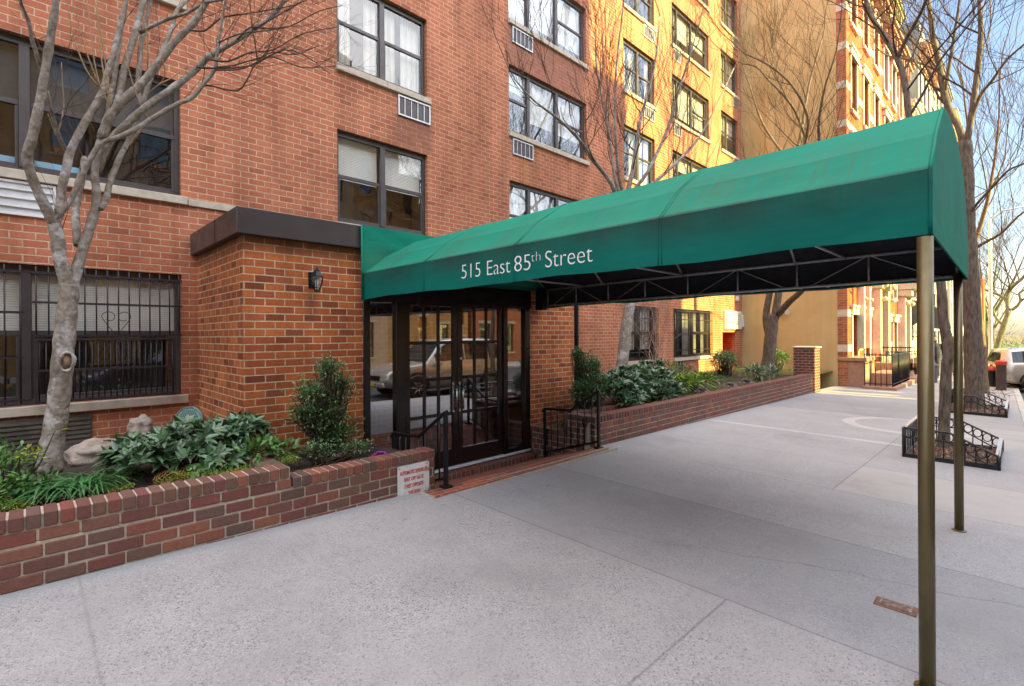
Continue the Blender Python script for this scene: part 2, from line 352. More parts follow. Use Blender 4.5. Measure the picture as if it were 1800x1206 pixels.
# ---------------------------------------------------------------- ground
def sidewalk_mat():
    g = NG('sidewalk_concrete'); pos = g.pos(); P = g.xyz(pos); X, Y = P[0], P[1]
    near = g.mr(X, 3.25, 2.95)
    big = g.noise(pos, .7, 5, .6); mid = g.noise(pos, 4.5, 4)
    base = g.ramp(big, [(.3, (0.267,0.265,0.264)), (.55, (0.317,0.319,0.319)), (.75, (0.347,0.352,0.354))])
    base = g.mix(1., base, g.ramp(mid, [(.3, (.93,.93,.93)), (.7, (1.06,1.05,1.04))]), 'MULTIPLY')
    wp_ = g.n('ShaderNodeVectorMath', operation='ADD'); g.set(wp_.inputs[0], pos); nv = g.n('ShaderNodeTexNoise'); g.set(nv.inputs['Vector'], pos); nv.inputs['Scale'].default_value = 60
    sv_ = g.n('ShaderNodeVectorMath', operation='SCALE'); g.set(sv_.inputs[0], nv.outputs['Color']); sv_.inputs[3].default_value = .012; g.set(wp_.inputs[1], sv_.outputs[0]); jp = wp_.outputs[0]
    vc = g.n('ShaderNodeTexVoronoi'); g.set(vc.inputs['Vector'], jp); vc.inputs['Scale'].default_value = 100
    cc = g.xyz(vc.outputs['Color']); dot = g.mr(vc.outputs['Distance'], .62, .40)
    agg = g.ramp(cc[0], [(0, (0.081,0.081,0.106)), (.16, (0.112,0.110,0.130)), (.22, (0.280,0.276,0.275)), (.5, (0.334,0.335,0.341)), (.8, (0.401,0.399,0.387)), (.93, (0.467,0.471,0.457)), (1, (0.367,0.291,0.236))])
    vf = g.n('ShaderNodeTexVoronoi'); g.set(vf.inputs['Vector'], jp); vf.inputs['Scale'].default_value = 150
    agf = g.ramp(g.xyz(vf.outputs['Color'])[1], [(0, (0.106,0.104,0.117)), (.16, (0.267,0.269,0.275)), (.8, (0.334,0.335,0.341)), (1, (0.441,0.450,0.441))])
    patch = g.mr(g.noise(pos, 1.3, 4), .35, .65, .35, 1.)
    c = g.mix(g.m('MULTIPLY', g.m('MULTIPLY', dot, near), g.m('MULTIPLY', patch, .9)), base, agg)
    c = g.mix(g.m('MULTIPLY', g.m('SUBTRACT', 1., near), g.m('MULTIPLY', patch, .75)), c, agf)
    wob = g.m('MULTIPLY', g.m('SUBTRACT', g.noise(pos, 2.3, 4), .5), .10)
    def band(v, a, b, e=.015): return g.m('MULTIPLY', g.mr(v, a-e, a), g.mr(v, b+e, b))
    # older, lighter slabs and cement patches
    slab = g.m('MULTIPLY', band(X, 6.15, 7.55), g.mr(Y, 1.42, 1.40))
    c = g.mix(g.m('MULTIPLY', slab, .8), c, g.mix(mid, (.33,.315,.30,1), (.385,.37,.35,1)))
    kerb_strip = g.m('MULTIPLY', g.mr(X, 10.4, 10.6), g.mr(Y, 1.3, 1.28)); c = g.mix(g.m('MULTIPLY', kerb_strip, .5), c, (.37,.355,.33,1))
    dx, dy = g.m('SUBTRACT', X, 11.7), g.m('SUBTRACT', Y, 1.45)
    rad = g.m('ADD', g.m('SQRT', g.m('ADD', g.m('MULTIPLY', dx, dx), g.m('MULTIPLY', dy, dy))), g.m('MULTIPLY', wob, .4))
    ring = band(rad, .85, 1.02, .02); st = g.m('MULTIPLY', band(g.m('ADD', X, g.m('MULTIPLY', wob, .3)), 9.42, 9.56, .01), g.mr(Y, 1.15, 1.2))
    c = g.mix(g.m('MULTIPLY', g.m('MAXIMUM', ring, st), .75), c, (.45,.44,.42,1))
    foot = g.m('MULTIPLY', g.mr(g.m('ADD', Y, g.m('MULTIPLY', wob, .9)), 4.14, 4.22), g.mr(X, 60, 59)); c = g.mix(g.m('MULTIPLY', foot, .5), c, (.25,.26,.27,1))
    # worn and stained areas
    stn = g.mr(g.noise(g.vec(g.m('MULTIPLY', X, .9), g.m('MULTIPLY', Y, .55)), 1.1, 5, .6), .52, .72); c = g.mix(g.m('MULTIPLY', stn, .34), c, (.155,.14,.145,1))
    spot = g.mr(g.vor(pos, 3.1), .035, .022); c = g.mix(g.m('MULTIPLY', spot, .55), c, (.13,.12,.12,1))
    gum = g.m('MULTIPLY', g.mr(g.vor(pos, 1.7), .05, .035), 1.); c = g.mix(g.m('MULTIPLY', gum, .35), c, (.12,.115,.115,1))
    wear = g.mr(g.noise(g.vec(g.m('MULTIPLY', X, .35), g.m('MULTIPLY', Y, 1.1)), 1.3, 6, .65), .42, .70); c = g.mix(g.m('MULTIPLY', wear, .22), c, (.40,.385,.36,1))
    tone = g.n('ShaderNodeTexWhiteNoise', noise_dimensions='1D'); g.set(tone.inputs['W'], g.m('ADD', g.m('ADD', g.m('GREATER_THAN', X, 3.07), g.m('GREATER_THAN', X, 4.63)), g.m('ADD', g.m('ADD', g.m('GREATER_THAN', X, 7.56), g.m('GREATER_THAN', X, 12.6)), g.m('ADD', g.m('GREATER_THAN', X, 15.7), g.m('GREATER_THAN', X, 18.8)))))
    c = g.mix(1., c, g.ramp(tone.outputs['Value'], [(0, (.90,.90,.91)), (1, (1.08,1.07,1.05))]), 'MULTIPLY')
    def line(v, a, wd=.006): return g.mr(g.m('ABSOLUTE', g.m('SUBTRACT', v, a)), wd+.004, wd*.5)
    Xw = g.m('ADD', X, g.m('MULTIPLY', wob, .14)); Yw = g.m('ADD', Y, g.m('MULTIPLY', wob, .14))
    L = [g.m('MULTIPLY', line(Xw, 3.07, .007), 1.), line(X, 4.63), g.m('MULTIPLY', line(Xw, .25, .008), .45), g.m('MULTIPLY', line(Yw, 1.27, .006), g.mr(X, 3.08, 3.06)),
         g.m('MULTIPLY', line(X, 6.15), g.mr(Y, 3, 2.9)), line(X, 7.56), g.m('MULTIPLY', line(Y, 1.41), g.mr(X, 6.1, 6.2)), line(X, 12.6), line(X, 15.7, .008), line(X, 18.8, .008), line(X, 22., .01), line(X, 26., .012), g.m('MULTIPLY', line(Y, 1.3, .006), g.mr(X, 10.3, 10.5)),
         g.m('MULTIPLY', line(g.m('ADD', g.m('ADD', X, g.m('MULTIPLY', wob, 3.5)), g.m('MULTIPLY', Y, .35)), 4.3, .004), g.mr(Y, 2.6, 2.4))]
    k = L[0]
    for q in L[1:]: k = g.m('MAXIMUM', k, q)
    c = g.mix(g.m('MULTIPLY', k, .42), c, (.09,.085,.085,1))
    g.bump(g.m('ADD', g.m('MULTIPLY', g.noise(pos, 90, 3), .6), g.m('SUBTRACT', g.m('MULTIPLY', dot, near), g.m('MULTIPLY', k, 2.))), .35, .004)
    return g.done(c, .82, 0, .3)
M['sidewalk'] = sidewalk_mat()
def sheet(name, rows, xs, mat, dz=0, cols=None):
    """rows: functions Y(X) from kerb side inwards"""
    mb = MB(); n = len(xs)
    for fy in rows:
        for x in xs:
            y = fy(x); mb.v.append((x, y, gz(x, y)+dz))
    for i in range(len(rows)-1):
        for j in range(n-1): mb.face([i*n+j, i*n+j+1, (i+1)*n+j+1, (i+1)*n+j])
    return tag(mb.build(name, mat), kind='structure')
XS = [-60, -20, -5, 0, 3, 6, 10, 15, 20, 30, 45.1, 60, 90, 150]
roadz = -.14
sheet('sidewalk', [kerbY, lambda x: 4.0], [x for x in XS], M['sidewalk'])
sheet('sidewalk', [lambda x: 4.0, lambda x: 4.42], [-60, -20, 0, 2.86], M['sidewalk']); sheet('sidewalk', [lambda x: 4.0, lambda x: 4.42], [5.89, 10, 20, 45.1, 150], M['sidewalk'])
sheet('ground_yard', [lambda x: 4.42, lambda x: 40], [3.06+17, 60, 90, 150], M['soil'], -.03)
mb = MB()
for a, b in zip(XS, XS[1:]):
    for t in range(4):
        xa, xb = a+(b-a)*t/4, a+(b-a)*(t+1)/4
        ya, yb = kerbY(xa), kerbY(xb); za, zb = gz(xa, ya)+.003, gz(xb, yb)+.003
        mb.hexa([(xa, ya-.16, za-.3), (xb-.006, yb-.16, zb-.3), (xb-.006, yb-.002, zb-.3), (xa, ya-.002, za-.3), (xa, ya-.15, za-.006), (xb-.006, yb-.15, zb-.006), (xb-.006, yb-.002, zb), (xa, ya-.002, za)])
tag(mb.build('kerb', M['kerbstone'], bevel=.012), kind='structure')
mb = MB()
for a, b in zip(XS, XS[1:]):
    mb.poly([(a, -10.2, gz(a, 0)+roadz+.05), (b, -10.2, gz(b, 0)+roadz+.05), (b, kerbY(b)-.15, gz(b, 0)+roadz), (a, kerbY(a)-.15, gz(a, 0)+roadz)])
tag(mb.build('road', M['asphalt']), kind='structure')
mb = MB()
for a, b in zip(XS, XS[1:]):
    mb.hexa([(a, -13.6, -4), (b, -13.6, -4), (b, -10.2, -4), (a, -10.2, -4), (a, -13.6, gz(a, 0)+.06), (b, -13.6, gz(b, 0)+.06), (b, -10.2, gz(b, 0)), (a, -10.2, gz(a, 0))])
tag(mb.build('far_pavement', M['kerbstone']), kind='structure')
mb = MB(); mb.poly([(-400, -400, -4.6), (900, -400, -4.6), (900, 500, -4.6), (-400, 500, -4.6)])
M['groundfar'] = plain('park_ground', (.13,.12,.06), .95, 0, .4, .2, 0)
tag(mb.build('ground', M['groundfar']), kind='structure')
# entrance path: a brick ramp from the pavement edge down to the door step
mb = MB(); X0, X1 = 3.065, 5.835
mb.poly([(X0, 4.0, gz(X0,4)+.004), (X1+.05, 4.0, gz(X1,4)+.004), (X1+.05, 4.22, gz(X1,4.2)+.004), (X0, 4.22, gz(X0,4.2)+.004)])
mb.poly([(2.86, 3.98, gz(2.86,4)+.004), (X0, 4.0, gz(X0,4)+.004), (X0, 4.22, gz(X0,4.2)+.004), (2.86, 4.22, gz(2.86,4.2)+.004)])
mb.poly([(X0, 4.22, gz(X0,4.2)+.004), (X1, 4.22, gz(X1,4.2)+.004), (X1, 4.6, -1.72), (X0, 4.6, -1.70)])
mb.poly([(X0, 4.6, -1.70), (X1, 4.6, -1.72), (X1, 5.42, -1.975), (X0, 5.42, -1.955)])
tag(mb.build('path', M['paver']), kind='structure')
mb = MB(); mb.box(2.84, 5.95, 3.965, 3.99, -1.7, gz(4.2,4)+.012); mb.box(2.84, 2.86, 3.99, 4.24, -1.7, gz(2.8,4)+.010)
mb.box(2.86, 5.9, 4.085, 4.10, -1.7, gz(4.2,4.1)+.011)
tag(mb.build('path_joint', M['mortar']), kind='structure')
# ---------------------------------------------------------------- apartment building
BY, VY = 7.45, 5.59
apt = empty('apartment_building', (4, BY, -1.9), 'red brick apartment block with dark framed windows directly behind the green canopy', 'apartment building')
def wall_mesh(x0, x1, z0, z1, holes, Y, rev=.13):
    mb = MB(); xs = sorted({x0, x1, *[h[0] for h in holes], *[h[1] for h in holes]}); zs = sorted({z0, z1, *[h[2] for h in holes], *[h[3] for h in holes]})
    inside = lambda x, z: any(h[0] < x < h[1] and h[2] < z < h[3] for h in holes)
    for a, b in zip(xs, xs[1:]):
        for c, d in zip(zs, zs[1:]):
            if not inside((a+b)/2, (c+d)/2): mb.poly([(a,Y,c),(b,Y,c),(b,Y,d),(a,Y,d)])
    for a, b, c, d in holes:
        mb.poly([(a,Y,c),(a,Y,d),(a,Y+rev,d),(a,Y+rev,c)]); mb.poly([(b,Y,d),(b,Y,c),(b,Y+rev,c),(b,Y+rev,d)])
        mb.poly([(a,Y,d),(b,Y,d),(b,Y+rev,d),(a,Y+rev,d)]); mb.poly([(a,Y,c),(a,Y+rev,c),(b,Y+rev,c),(b,Y,c)])
    return mb
ROWS = [(-.73,.79),(1.78,3.24),(4.25,5.67),(6.60,8.0),(8.90,10.2),(11.1,12.5)]
COLS = {0:(-2.6,1.44,[.02]), 1:(3.51,5.2,[4.34]), 2:(7.25,9.9,[7.91,8.86]), 3:(11.55,13.17,[12.36]), 4:(14.22,16.8,[14.66,15.62]), 5:(17.78,19.28,[18.4])}
wins = []
for c, (a, b, mu) in COLS.items():
    for r, (z0, z1) in enumerate(ROWS):
        if r == 0 and c in (1, 2, 5): continue
        if c < 2 and r > 3: continue
        if c == 5 and r == 0: continue
        wins.append((c, r, a, b, z0, z1, mu))
holes = [(x[2], x[3], x[4], x[5]) for x in wins]+[(17.8, 18.95, -1.75, .06)]
mb = wall_mesh(-9, 19.58, -2.3, 14.2, holes, BY)
mb.poly([(19.58,BY,-2.3),(19.58,BY+12,-2.3),(19.58,BY+12,14.2),(19.58,BY,14.2)]); mb.poly([(-9,BY,14.2),(19.58,BY,14.2),(19.58,BY+12,14.2),(-9,BY+12,14.2)])
part('wall', mb, M['facade'], apt)
mb = MB(); mb.box(17.8, 18.95, BY+1.0, BY+1.05, -1.8, .06); mb.box(17.75, 17.8, BY+.13, BY+1.0, -1.8, .06); mb.box(18.95, 19.0, BY+.13, BY+1.0, -1.8, .06); mb.box(17.8,18.95,BY+.13,BY+1.,.06,.1); mb.box(17.8,18.95,BY+.13,BY+1.,-1.85,-1.8)
part('service_alcove', mb, M['row_orange'], apt)
rng = random.Random(5)
def window(c, r, a, b, z0, z1, mu):
    mb = MB(); y0, y1 = BY+.075, BY+.125; fwd = .055
    if r == 0 and c == 0: fwd = .06
    mb.box(a, b, y0, y1, z1-fwd*1.5, z1); mb.box(a, b, y0, y1, z0, z0+fwd)
    mb.box(a, a+fwd, y0, y1, z0+fwd, z1-fwd*1.5); mb.box(b-fwd, b, y0, y1, z0+fwd, z1-fwd*1.5)
    for m in mu: mb.box(m-.045, m+.045, y0-.012, y1, z0+fwd, z1-fwd*1.5)
    ed = [a]+mu+[b]; zm = (z0+z1)/2+.02
    for k, (p, q) in enumerate(zip(ed, ed[1:])):
        if len(mu) == 2 and k == 1: continue
        p2, q2 = p+(fwd if p == a else .045), q-(fwd if q == b else .045)
        mb.box(p2, q2, y0+.006, y1-.008, zm-.028, zm+.028)
        for z in (zm, z0+fwd):   # sash stiles
            mb.box(p2, p2+.03, y0+.012, y1-.012, z0+fwd, zm-.028); mb.box(q2-.03, q2, y0+.012, y1-.012, z0+fwd, zm-.028); break
        mb.box(p2+.03, q2-.03, y0+.012, y1-.012, z0+fwd, z0+fwd+.04)
    w_ = part('window', mb, M['frame'], apt, .004)
    mb = MB(); mb.poly([(a+.02,y1-.02,z0+.02),(b-.02,y1-.02,z0+.02),(b-.02,y1-.02,z1-.02),(a+.02,y1-.02,z1-.02)]); part('pane', mb, M['glass_sky'] if c > 1 and r > 0 else M['glass'], w_)
    mb = MB(); mb.box(a-.05, b+.05, y1+.452, y1+.47, z0-.12, z1+.12); mb.box(a-.05,a-.03,y1-.004,y1+.45,z0-.1,z1+.1); mb.box(b+.03,b+.05,y1-.004,y1+.45,z0-.1,z1+.1)
    mb.box(a-.03,b+.03,y1-.004,y1+.45,z1+.1,z1+.12); mb.box(a-.03,b+.03,y1-.004,y1+.45,z0-.12,z0-.1)
    part('room_backdrop', mb, M['dark_room'], w_)
    # blinds and curtains
    mb = MB(); style = {(0,0):'top',(0,1):'screen',(1,1):'top',(1,2):'drape',(2,1):'all',(2,2):'half',(3,1):'half',(4,1):'all'}.get((c, r), rng.choice(['top','half','all','drape','none']))
    for k, (p, q) in enumerate(zip(ed, ed[1:])):
        yb = y1+.06+.004*k
        zlow = {'top': zm-.02, 'half': z0+(z1-z0)*rng.uniform(.25,.7), 'all': z0+.3, 'drape': z0+.02, 'none': z1-.2, 'screen': zm}[style]
        if style == 'drape':
            wd = (q-p)*.42; n = 14
            for s0, s1 in ((p+.06, p+.06+wd*rng.uniform(.5,1)), (q-.06-wd*rng.uniform(.5,1.2), q-.06)):
                for i in range(n):
                    u, v = s0+(s1-s0)*i/n, s0+(s1-s0)*(i+1)/n
                    mb.poly([(u, yb+.03*(i%2), zlow),(v, yb+.03*((i+1)%2), zlow),(v, yb+.03*((i+1)%2), z1-.05),(u, yb+.03*(i%2), z1-.05)])
        else: mb.poly([(p+.05, yb, zlow),(q-.05, yb, zlow),(q-.05, yb, z1-.04),(p+.05, yb, z1-.04)])
    part('blind' if style in ('top','half','all','none') else ('curtain' if style == 'drape' else 'insect_screen'), mb, M['curtain'] if style == 'drape' else (M['darkscreen'] if style == 'screen' else M['blind']), w_)
    mb = MB()
    sp = (a+b)/2+.02
    mb.box(a-.02, sp-.004, BY-.055, BY+.075, z0-.105, z0-.003); mb.box(sp+.004, b+.06, BY-.055, BY+.075, z0-.105, z0-.003)
    part('sill', mb, M['stone'], w_, .006)
    return w_
W = {}
for x in wins: W[x[0], x[1]] = window(*x)
# a pale blue shelf edge and a few things on the big left window's ledge
mb = MB(); mb.box(-1.2, .52, BY+.14, BY+.3, 1.86, 1.95); part('ledge_board', mb, plain('pale_blue_board', (.28,.52,.72), .6), W[0,1])
# through-wall air conditioner grilles
def grille(x0, x1, z0, z1, nv, parent, mat=M['galv'], bars_h=0):
    mb = MB(); y0, y1 = BY-.03, BY+.02; t = .025
    mb.box(x0,x1,y0,y1,z1-t,z1); mb.box(x0,x1,y0,y1,z0,z0+t); mb.box(x0,x0+t,y0,y1,z0+t,z1-t); mb.box(x1-t,x1,y0,y1,z0+t,z1-t)
    for i in range(1, nv): x = x0+(x1-x0)*i/nv; mb.box(x-.007,x+.007,y0+.004,y1,z0+t,z1-t)
    for i in range(1, bars_h+1): z = z0+(z1-z0)*i/(bars_h+1); mb.box(x0+t,x1-t,y0-.004,y1,z-.007,z+.007)
    o = part('air_conditioner', mb, mat, parent)
    mb = MB(); mb.box(x0+.02,x1-.02,BY-.012,BY+.015,z0+.02,z1-.02)
    n = int((x1-x0)/.012)
    part('louvre', mb, M['frame'] if mat is M['galv'] else plain('fluted_plastic', (.60,.61,.62), .6), o)
    return o
for r in range(1, 6):
    z = ROWS[r][0]-.125
    if r in (2, 3): grille(4.59, 5.25, z-.345, z, 5, apt)
    if r > 1: grille(7.34, 7.96, z-.33, z, 5, apt); grille(12.55, 13.13, z-.33, z, 5, apt); grille(14.28, 14.74, z-.33, z, 4, apt); grille(18.75, 19.22, z-.33, z, 4, apt)
grille(-1.0, .265, 1.30, 1.665, 2, apt, M['white_paint'], 3)
grille(12.75, 13.15, -1.2, -.86, 2, apt); grille(14.4, 14.8, -1.2, -.80, 2, apt)
mb = MB(); mb.box(1.51, 2.2, BY-.03, BY+.03, 1.675, 1.76); part('string_course', mb, M['stone'], apt, .005)
# dark vent at the foot of the left wall
mb = MB(); mb.box(-.9, .56, BY-.02, BY+.01, -1.6, -.86)
for i in range(14): mb.box(-.88, .54, BY-.035, BY-.02, -1.58+i*.05, -1.555+i*.05)
part('basement_vent', mb, plain('old_vent', (.10,.085,.07), .8, 0, .3, 8), apt)
# louvred vent, switch box and lamp at the far end
mb = MB(); mb.box(17.9,19.35,BY-.06,BY+.01,.16,.84)
for i in range(9): mb.box(17.93,19.32,BY-.11,BY-.06,.19+i*.07,.235+i*.07)
mb.box(18.6,18.64,BY-.12,BY-.05,.17,.83)
part('louvred_vent', mb, M['white_paint'], apt, .003)
mb = MB(); mb.box(19.38,19.57,BY-.10,BY,.25,.72); part('meter_box', mb, M['white_paint'], apt, .01)
mb = MB(); mb.box(18.95,19.2,BY-.05,BY,1.24,1.40); part('house_plate', mb, M['white_paint'], apt, .005)
# ---- ground floor guards
def guard(x0, x1, z0, z1, pitch, rails, Y, parent, hearts=(), mat='guard', rad=.008, skip=None):
    mb = MB(); n = int((x1-x0)/pitch)
    for i in range(n+1):
        x = x0+(x1-x0)*i/n
        mb.tube([(x,Y,z0),(x,Y,z1)], rad, 5)
    for z in rails: mb.box(x0-.03, x1+.03, Y-.016, Y-.004, z-.012, z+.012)
    for cx, cz, s in hearts:
        for sg in (-1, 1):
            pts = []
            for k in range(24):
                t = k/23
                if t < .45: u = t/.45; px, pz = sg*s*.5*u**.8, -s*.55+s*.75*u
                else:
                    u = (t-.45)/.55; ang = u*math.pi*1.75; rr = s*.26*(1-.45*u); px, pz = sg*(s*.25+rr*math.cos(ang)*1.0), s*.2+rr*math.sin(ang)
                pts.append((cx+px, Y-.01, cz+pz))
            mb.tube(pts, .004, 4)
            mb.tube([(p[0], p[1], 2*(cz-s*.62)-p[2]) for p in pts], .004, 4)
    return part('window_guard', mb, M[mat], parent)
gl = guard(-2.5, -.02, -.70, .77, .118, [.70, .27, -.21, -.66], BY-.04, W[0,0], [(-.95,.2,.27),(-.36,.2,.27)])
gr = guard(.10, 1.40, .0, .77, .098, [.70, .38, .02], BY-.05, W[0,0], [(.78,.18,.27)])
guard(.12, 1.3, -.70, -.02, .052, [-.02, -.68, -.35], BY-.22, W[0,0], (), 'guard', .007)
mb = MB()
for x in (.10, 1.32): mb = MB(); mb.box(x-.012,x+.012,BY-.235,BY,-.03,-.005); mb.box(x-.012,x+.012,BY-.235,BY,-.70,-.675); mb.box(x-.012,x+.012,BY-.235,BY-.21,-.675,-.03); part('guard_cage', mb, M['guard'], W[0,0])
for c in (3, 4):
    a, b, _ = COLS[c]; guard(a-.02, b+.02, -.70, .78, .075, [.72, .45, 0, -.5, -.68], BY-.06, W[c,0], (), 'guard', .009)
# ---------------------------------------------------------------- entrance block
VX0, VX1, VT = 1.61, 7.0, 1.06
mb = wall_mesh(VX0, VX1, -2.4, VT, [(2.945, 5.88, -1.90, .62)], VY, .12)
mb.poly([(VX0,BY,-2.4),(VX0,VY,-2.4),(VX0,VY,VT),(VX0,BY,VT)]); mb.poly([(VX1,VY,-2.4),(VX1,BY,-2.4),(VX1,BY,VT),(VX1,VY,VT)])
part('entrance_block', mb, M['vest'], apt)
mb = MB(); mb.box(VX0-.075, VX1+.08, VY-.085, BY-.004, 1.045, 1.315)
fs = part('roof_fascia', mb, M['darkmetal'], apt, .006)
mb = MB(); mb.box(VX0-.079, VX0-.074, 6.30, 6.31, 1.05, 1.31); mb.box(4.2,4.21,VY-.089,VY-.084,1.05,1.31); part('seam', mb, M['iron'], fs)
# lobby seen through the glass
mb = MB(); mb.box(2.7, 6.5, VY+.13, 10.4, -1.93, -1.88); part('lobby_floor', mb, M['tile'], apt)
mb = MB(); mb.box(2.6, 6.6, 10.4, 10.5, -1.9, 1.0); mb.box(2.5,2.6,VY+.13,10.4,-1.9,1.0); mb.box(6.6,6.7,VY+.13,10.4,-1.9,1.0); mb.box(2.6,6.6,VY+.13,10.4,1.0,1.03)
part('lobby_wall', mb, M['lobby_wall'], apt)
mb = MB(); mb.box(2.6,6.6,9.2,9.4,-1.88,-1.6); mb.box(5.5,6.4,8.2,9.0,-1.88,-1.1); part('lobby_bench', mb, M['doorframe'], apt, .02)
# frame of the entrance
mb = MB(); y0, y1 = VY-.012, VY+.09
for a, b in ((2.945,3.04),(3.40,3.53),(5.29,5.38),(5.765,5.88)): mb.box(a,b,y0,y1,-1.84,.62)
mb.box(3.04,3.40,y0+.004,y1,.42,.62); mb.box(3.53,5.29,y0+.004,y1,.45,.62); mb.box(5.38,5.765,y0+.004,y1,.42,.62)
mb.box(3.04,3.40,y0+.004,y1,-1.84,-1.74); mb.box(5.38,5.765,y0+.004,y1,-1.84,-1.76)
part('entrance_frame', mb, M['doorframe'], apt, .006)
for a, b in ((3.04,3.40),(5.38,5.765)):
    mb = MB(); mb.poly([(a,VY+.04,-1.75),(b,VY+.04,-1.75),(b,VY+.04,.43),(a,VY+.04,.43)]); part('sidelight', mb, M['door_glass'], apt)
mb = MB(); mb.box(2.95,5.88,VY-.03,VY+.12,-1.875,-1.842); part('threshold', mb, plain('marble_threshold', (.55,.60,.64), .35), apt, .006)
mb = MB()
x = 2.95
while x < 5.86:
    mb.box(x, min(x+.072, 5.88), VY-.17, VY-.032, -1.975, -1.885); x += .081
mb.mi = 1; mb.box(2.95,5.88,VY-.163,VY-.04,-2.02,-1.892); part('door_step', mb, [M['lowbrick'], M['mortar']], apt, .006)
def leafdoor(x0, x1, hx):
    mb = MB(); y0, y1 = VY+.012, VY+.06; st = .088
    gx0, gx1, g0, g1 = x0+st, x1-st, -1.60, .40
    mb.box(x0,gx0,y0,y1,-1.835,.445); mb.box(gx1,x1,y0,y1,-1.835,.445); mb.box(gx0,gx1,y0,y1,g1,.445); mb.box(gx0,gx1,y0,y1,-1.835,g0)
    for i in (1, 2): x = gx0+(gx1-gx0)*i/3; mb.box(x-.022,x+.022,y0+.006,y1-.006,g0,g1)
    for i in (1, 2, 3): z = g0+(g1-g0)*i/4; mb.box(gx0,gx1,y0+.009,y1-.009,z-.022,z+.022)
    d = part('door', mb, M['doorframe'], apt, .007)
    mb = MB(); mb.poly([(gx0,VY+.036,g0),(gx1,VY+.036,g0),(gx1,VY+.036,g1),(gx0,VY+.036,g1)]); part('door_glass', mb, M['door_glass'], d)
    mb = MB(); mb.tube([(hx,VY-.035,-1.05),(hx,VY-.035,-.70)], .013, 10); mb.box(hx-.045,hx-.02,VY+.002,VY+.012,-1.08,-.66)
    for z in (-1.0,-.75): mb.tube([(hx,VY-.035,z),(hx,VY+.012,z)], .008, 8)
    part('handle', mb, M['steel'], d)
    return d
leafdoor(3.533, 4.408, 4.355); d2 = leafdoor(4.414, 5.287, 4.467)
mb = MB(); mb.lathe([(.022,VY+.008),(.022,VY+.012),(.012,VY+.004)], (4.466,0,-.33), 12, 'y'); part('lock_cylinder', mb, M['steel'], d2)
# soffit over the door under the canopy
mb = MB(); mb.box(2.95,5.88,VY-.035,VY-.004,.44,1.03); part('soffit_board', mb, M['doorframe'], apt)
# rain pipe
mb = MB(); mb.tube([(7.06,VY-.03,-1.6),(7.06,VY-.03,.9),(7.06,VY-.03,1.04)], .042, 10)
for z in (-.6,-.05,.45): mb.lathe([(.05,z),(.05,z+.03)], (7.06,VY-.03,0), 10)
part('rain_pipe', mb, M['iron'], apt)
# wall lantern
lx, ly, lz = 2.33, VY-.13, .52
lan = empty('wall_lantern', (lx, VY, lz), 'small black wall lantern with clear glass on the brick beside the green canopy', 'lantern')
mb = MB(); mb.lathe([(.075,.135),(.07,.15),(.048,.185),(.03,.20),(.03,.212),(.012,.222),(.008,.245)], (lx,ly,lz), 6); mb.lathe([(.03,-.03),(.035,-.02),(.03,-.005)], (lx,ly,lz), 6)
for i in range(6):
    t = 2*math.pi*i/6; mb.tube([(lx+.068*math.cos(t),ly+.068*math.sin(t),lz+.14),(lx+.06*math.cos(t),ly+.06*math.sin(t),lz+.07),(lx+.03*math.cos(t),ly+.03*math.sin(t),lz-.01)], .005, 4)
mb.box(lx-.045,lx+.045,VY-.012,VY-.001,lz+.02,lz+.2); mb.tube([(lx,VY-.01,lz+.17),(lx,VY-.09,lz+.215),(lx,ly,lz+.21)], .011, 6)
part('lantern_body', mb, M['iron'], lan)
mb = MB(); mb.lathe([(.026,0),(.052,.06),(.062,.132)], (lx,ly,lz), 6); part('lantern_glass', mb, M['glass'], lan)
mb = MB(); mb.lathe([(.014,.04),(.022,.08),(.016,.115)], (lx,ly,lz), 8); part('bulb', mb, M['white_paint'], lan)
# ---------------------------------------------------------------- low brick walls
def brick_run(mb, x0, x1, ztop, zbot, yf, T, L=.203, depth=.20, rng=None, roll=.095, pitch=.079, axis='x', rowlock=True, drop=.3):
    def bx(a, b, c, d, e, f):
        j = lambda s=.0018: rng.uniform(-s, s)
        if axis == 'x': mb.box(a+j(), b+j(), c+j(.003), d, e+j(), f+j())
        else: mb.box(c+j(.003), d, a+j(), b+j(), e+j(), f+j())
    x = x0; mb.mi = 0
    while rowlock and x < x1-.02:
        bx(x+.005, min(x+pitch-.006, x1), yf-.008, yf+depth, ztop-roll+.005, ztop); x += pitch
    z = ztop-(roll+.008 if rowlock else 0); row = 0
    while z > zbot:
        x = x0-(L/2 if row % 2 else 0)-rng.choice((0, .03))
        while x < x1:
            a, b = max(x, x0)+.005, min(x+L-.006, x1)
            if b-a > .02: bx(a, b, yf, yf+.095, z-T+.011, z)
            x += L
        z -= T; row += 1
    mb.mi = 1; e = .007
    if axis == 'x': mb.box(x0+e, x1-e, yf+e, yf+depth-e, zbot-drop, ztop-(.006 if rowlock else -.024))
    else: mb.box(yf+e, yf+depth-e, x0+e, x1-e, zbot-drop, ztop-(.006 if rowlock else -.024))
rng = random.Random(11)
mb = MB(); brick_run(mb, -6, 1.6, -1.09, -1.262, 4.28, .0875, rng=rng, drop=.0); brick_run(mb, 1.608, 3.06, -1.185, -1.262, 4.281, .0875, rng=rng, drop=.0); brick_run(mb, -6, 3.06, -1.2885, -1.75, 4.28, .0875, rng=rng, rowlock=False)
mb.mi = 0; mb.box(1.42, 1.60, 4.50, 4.72, -1.185, -1.095); mb.box(1.42,1.60,4.73,4.95,-1.185,-1.10)
lw = mb.build('planter_wall', [M['lowbrick'], M['mortar']], bevel=.006)
tag(lw, 'low brown brick planter wall in the foreground with a stepped top and the sprinkler sign on its end', 'planter wall', 'low brick planter walls')
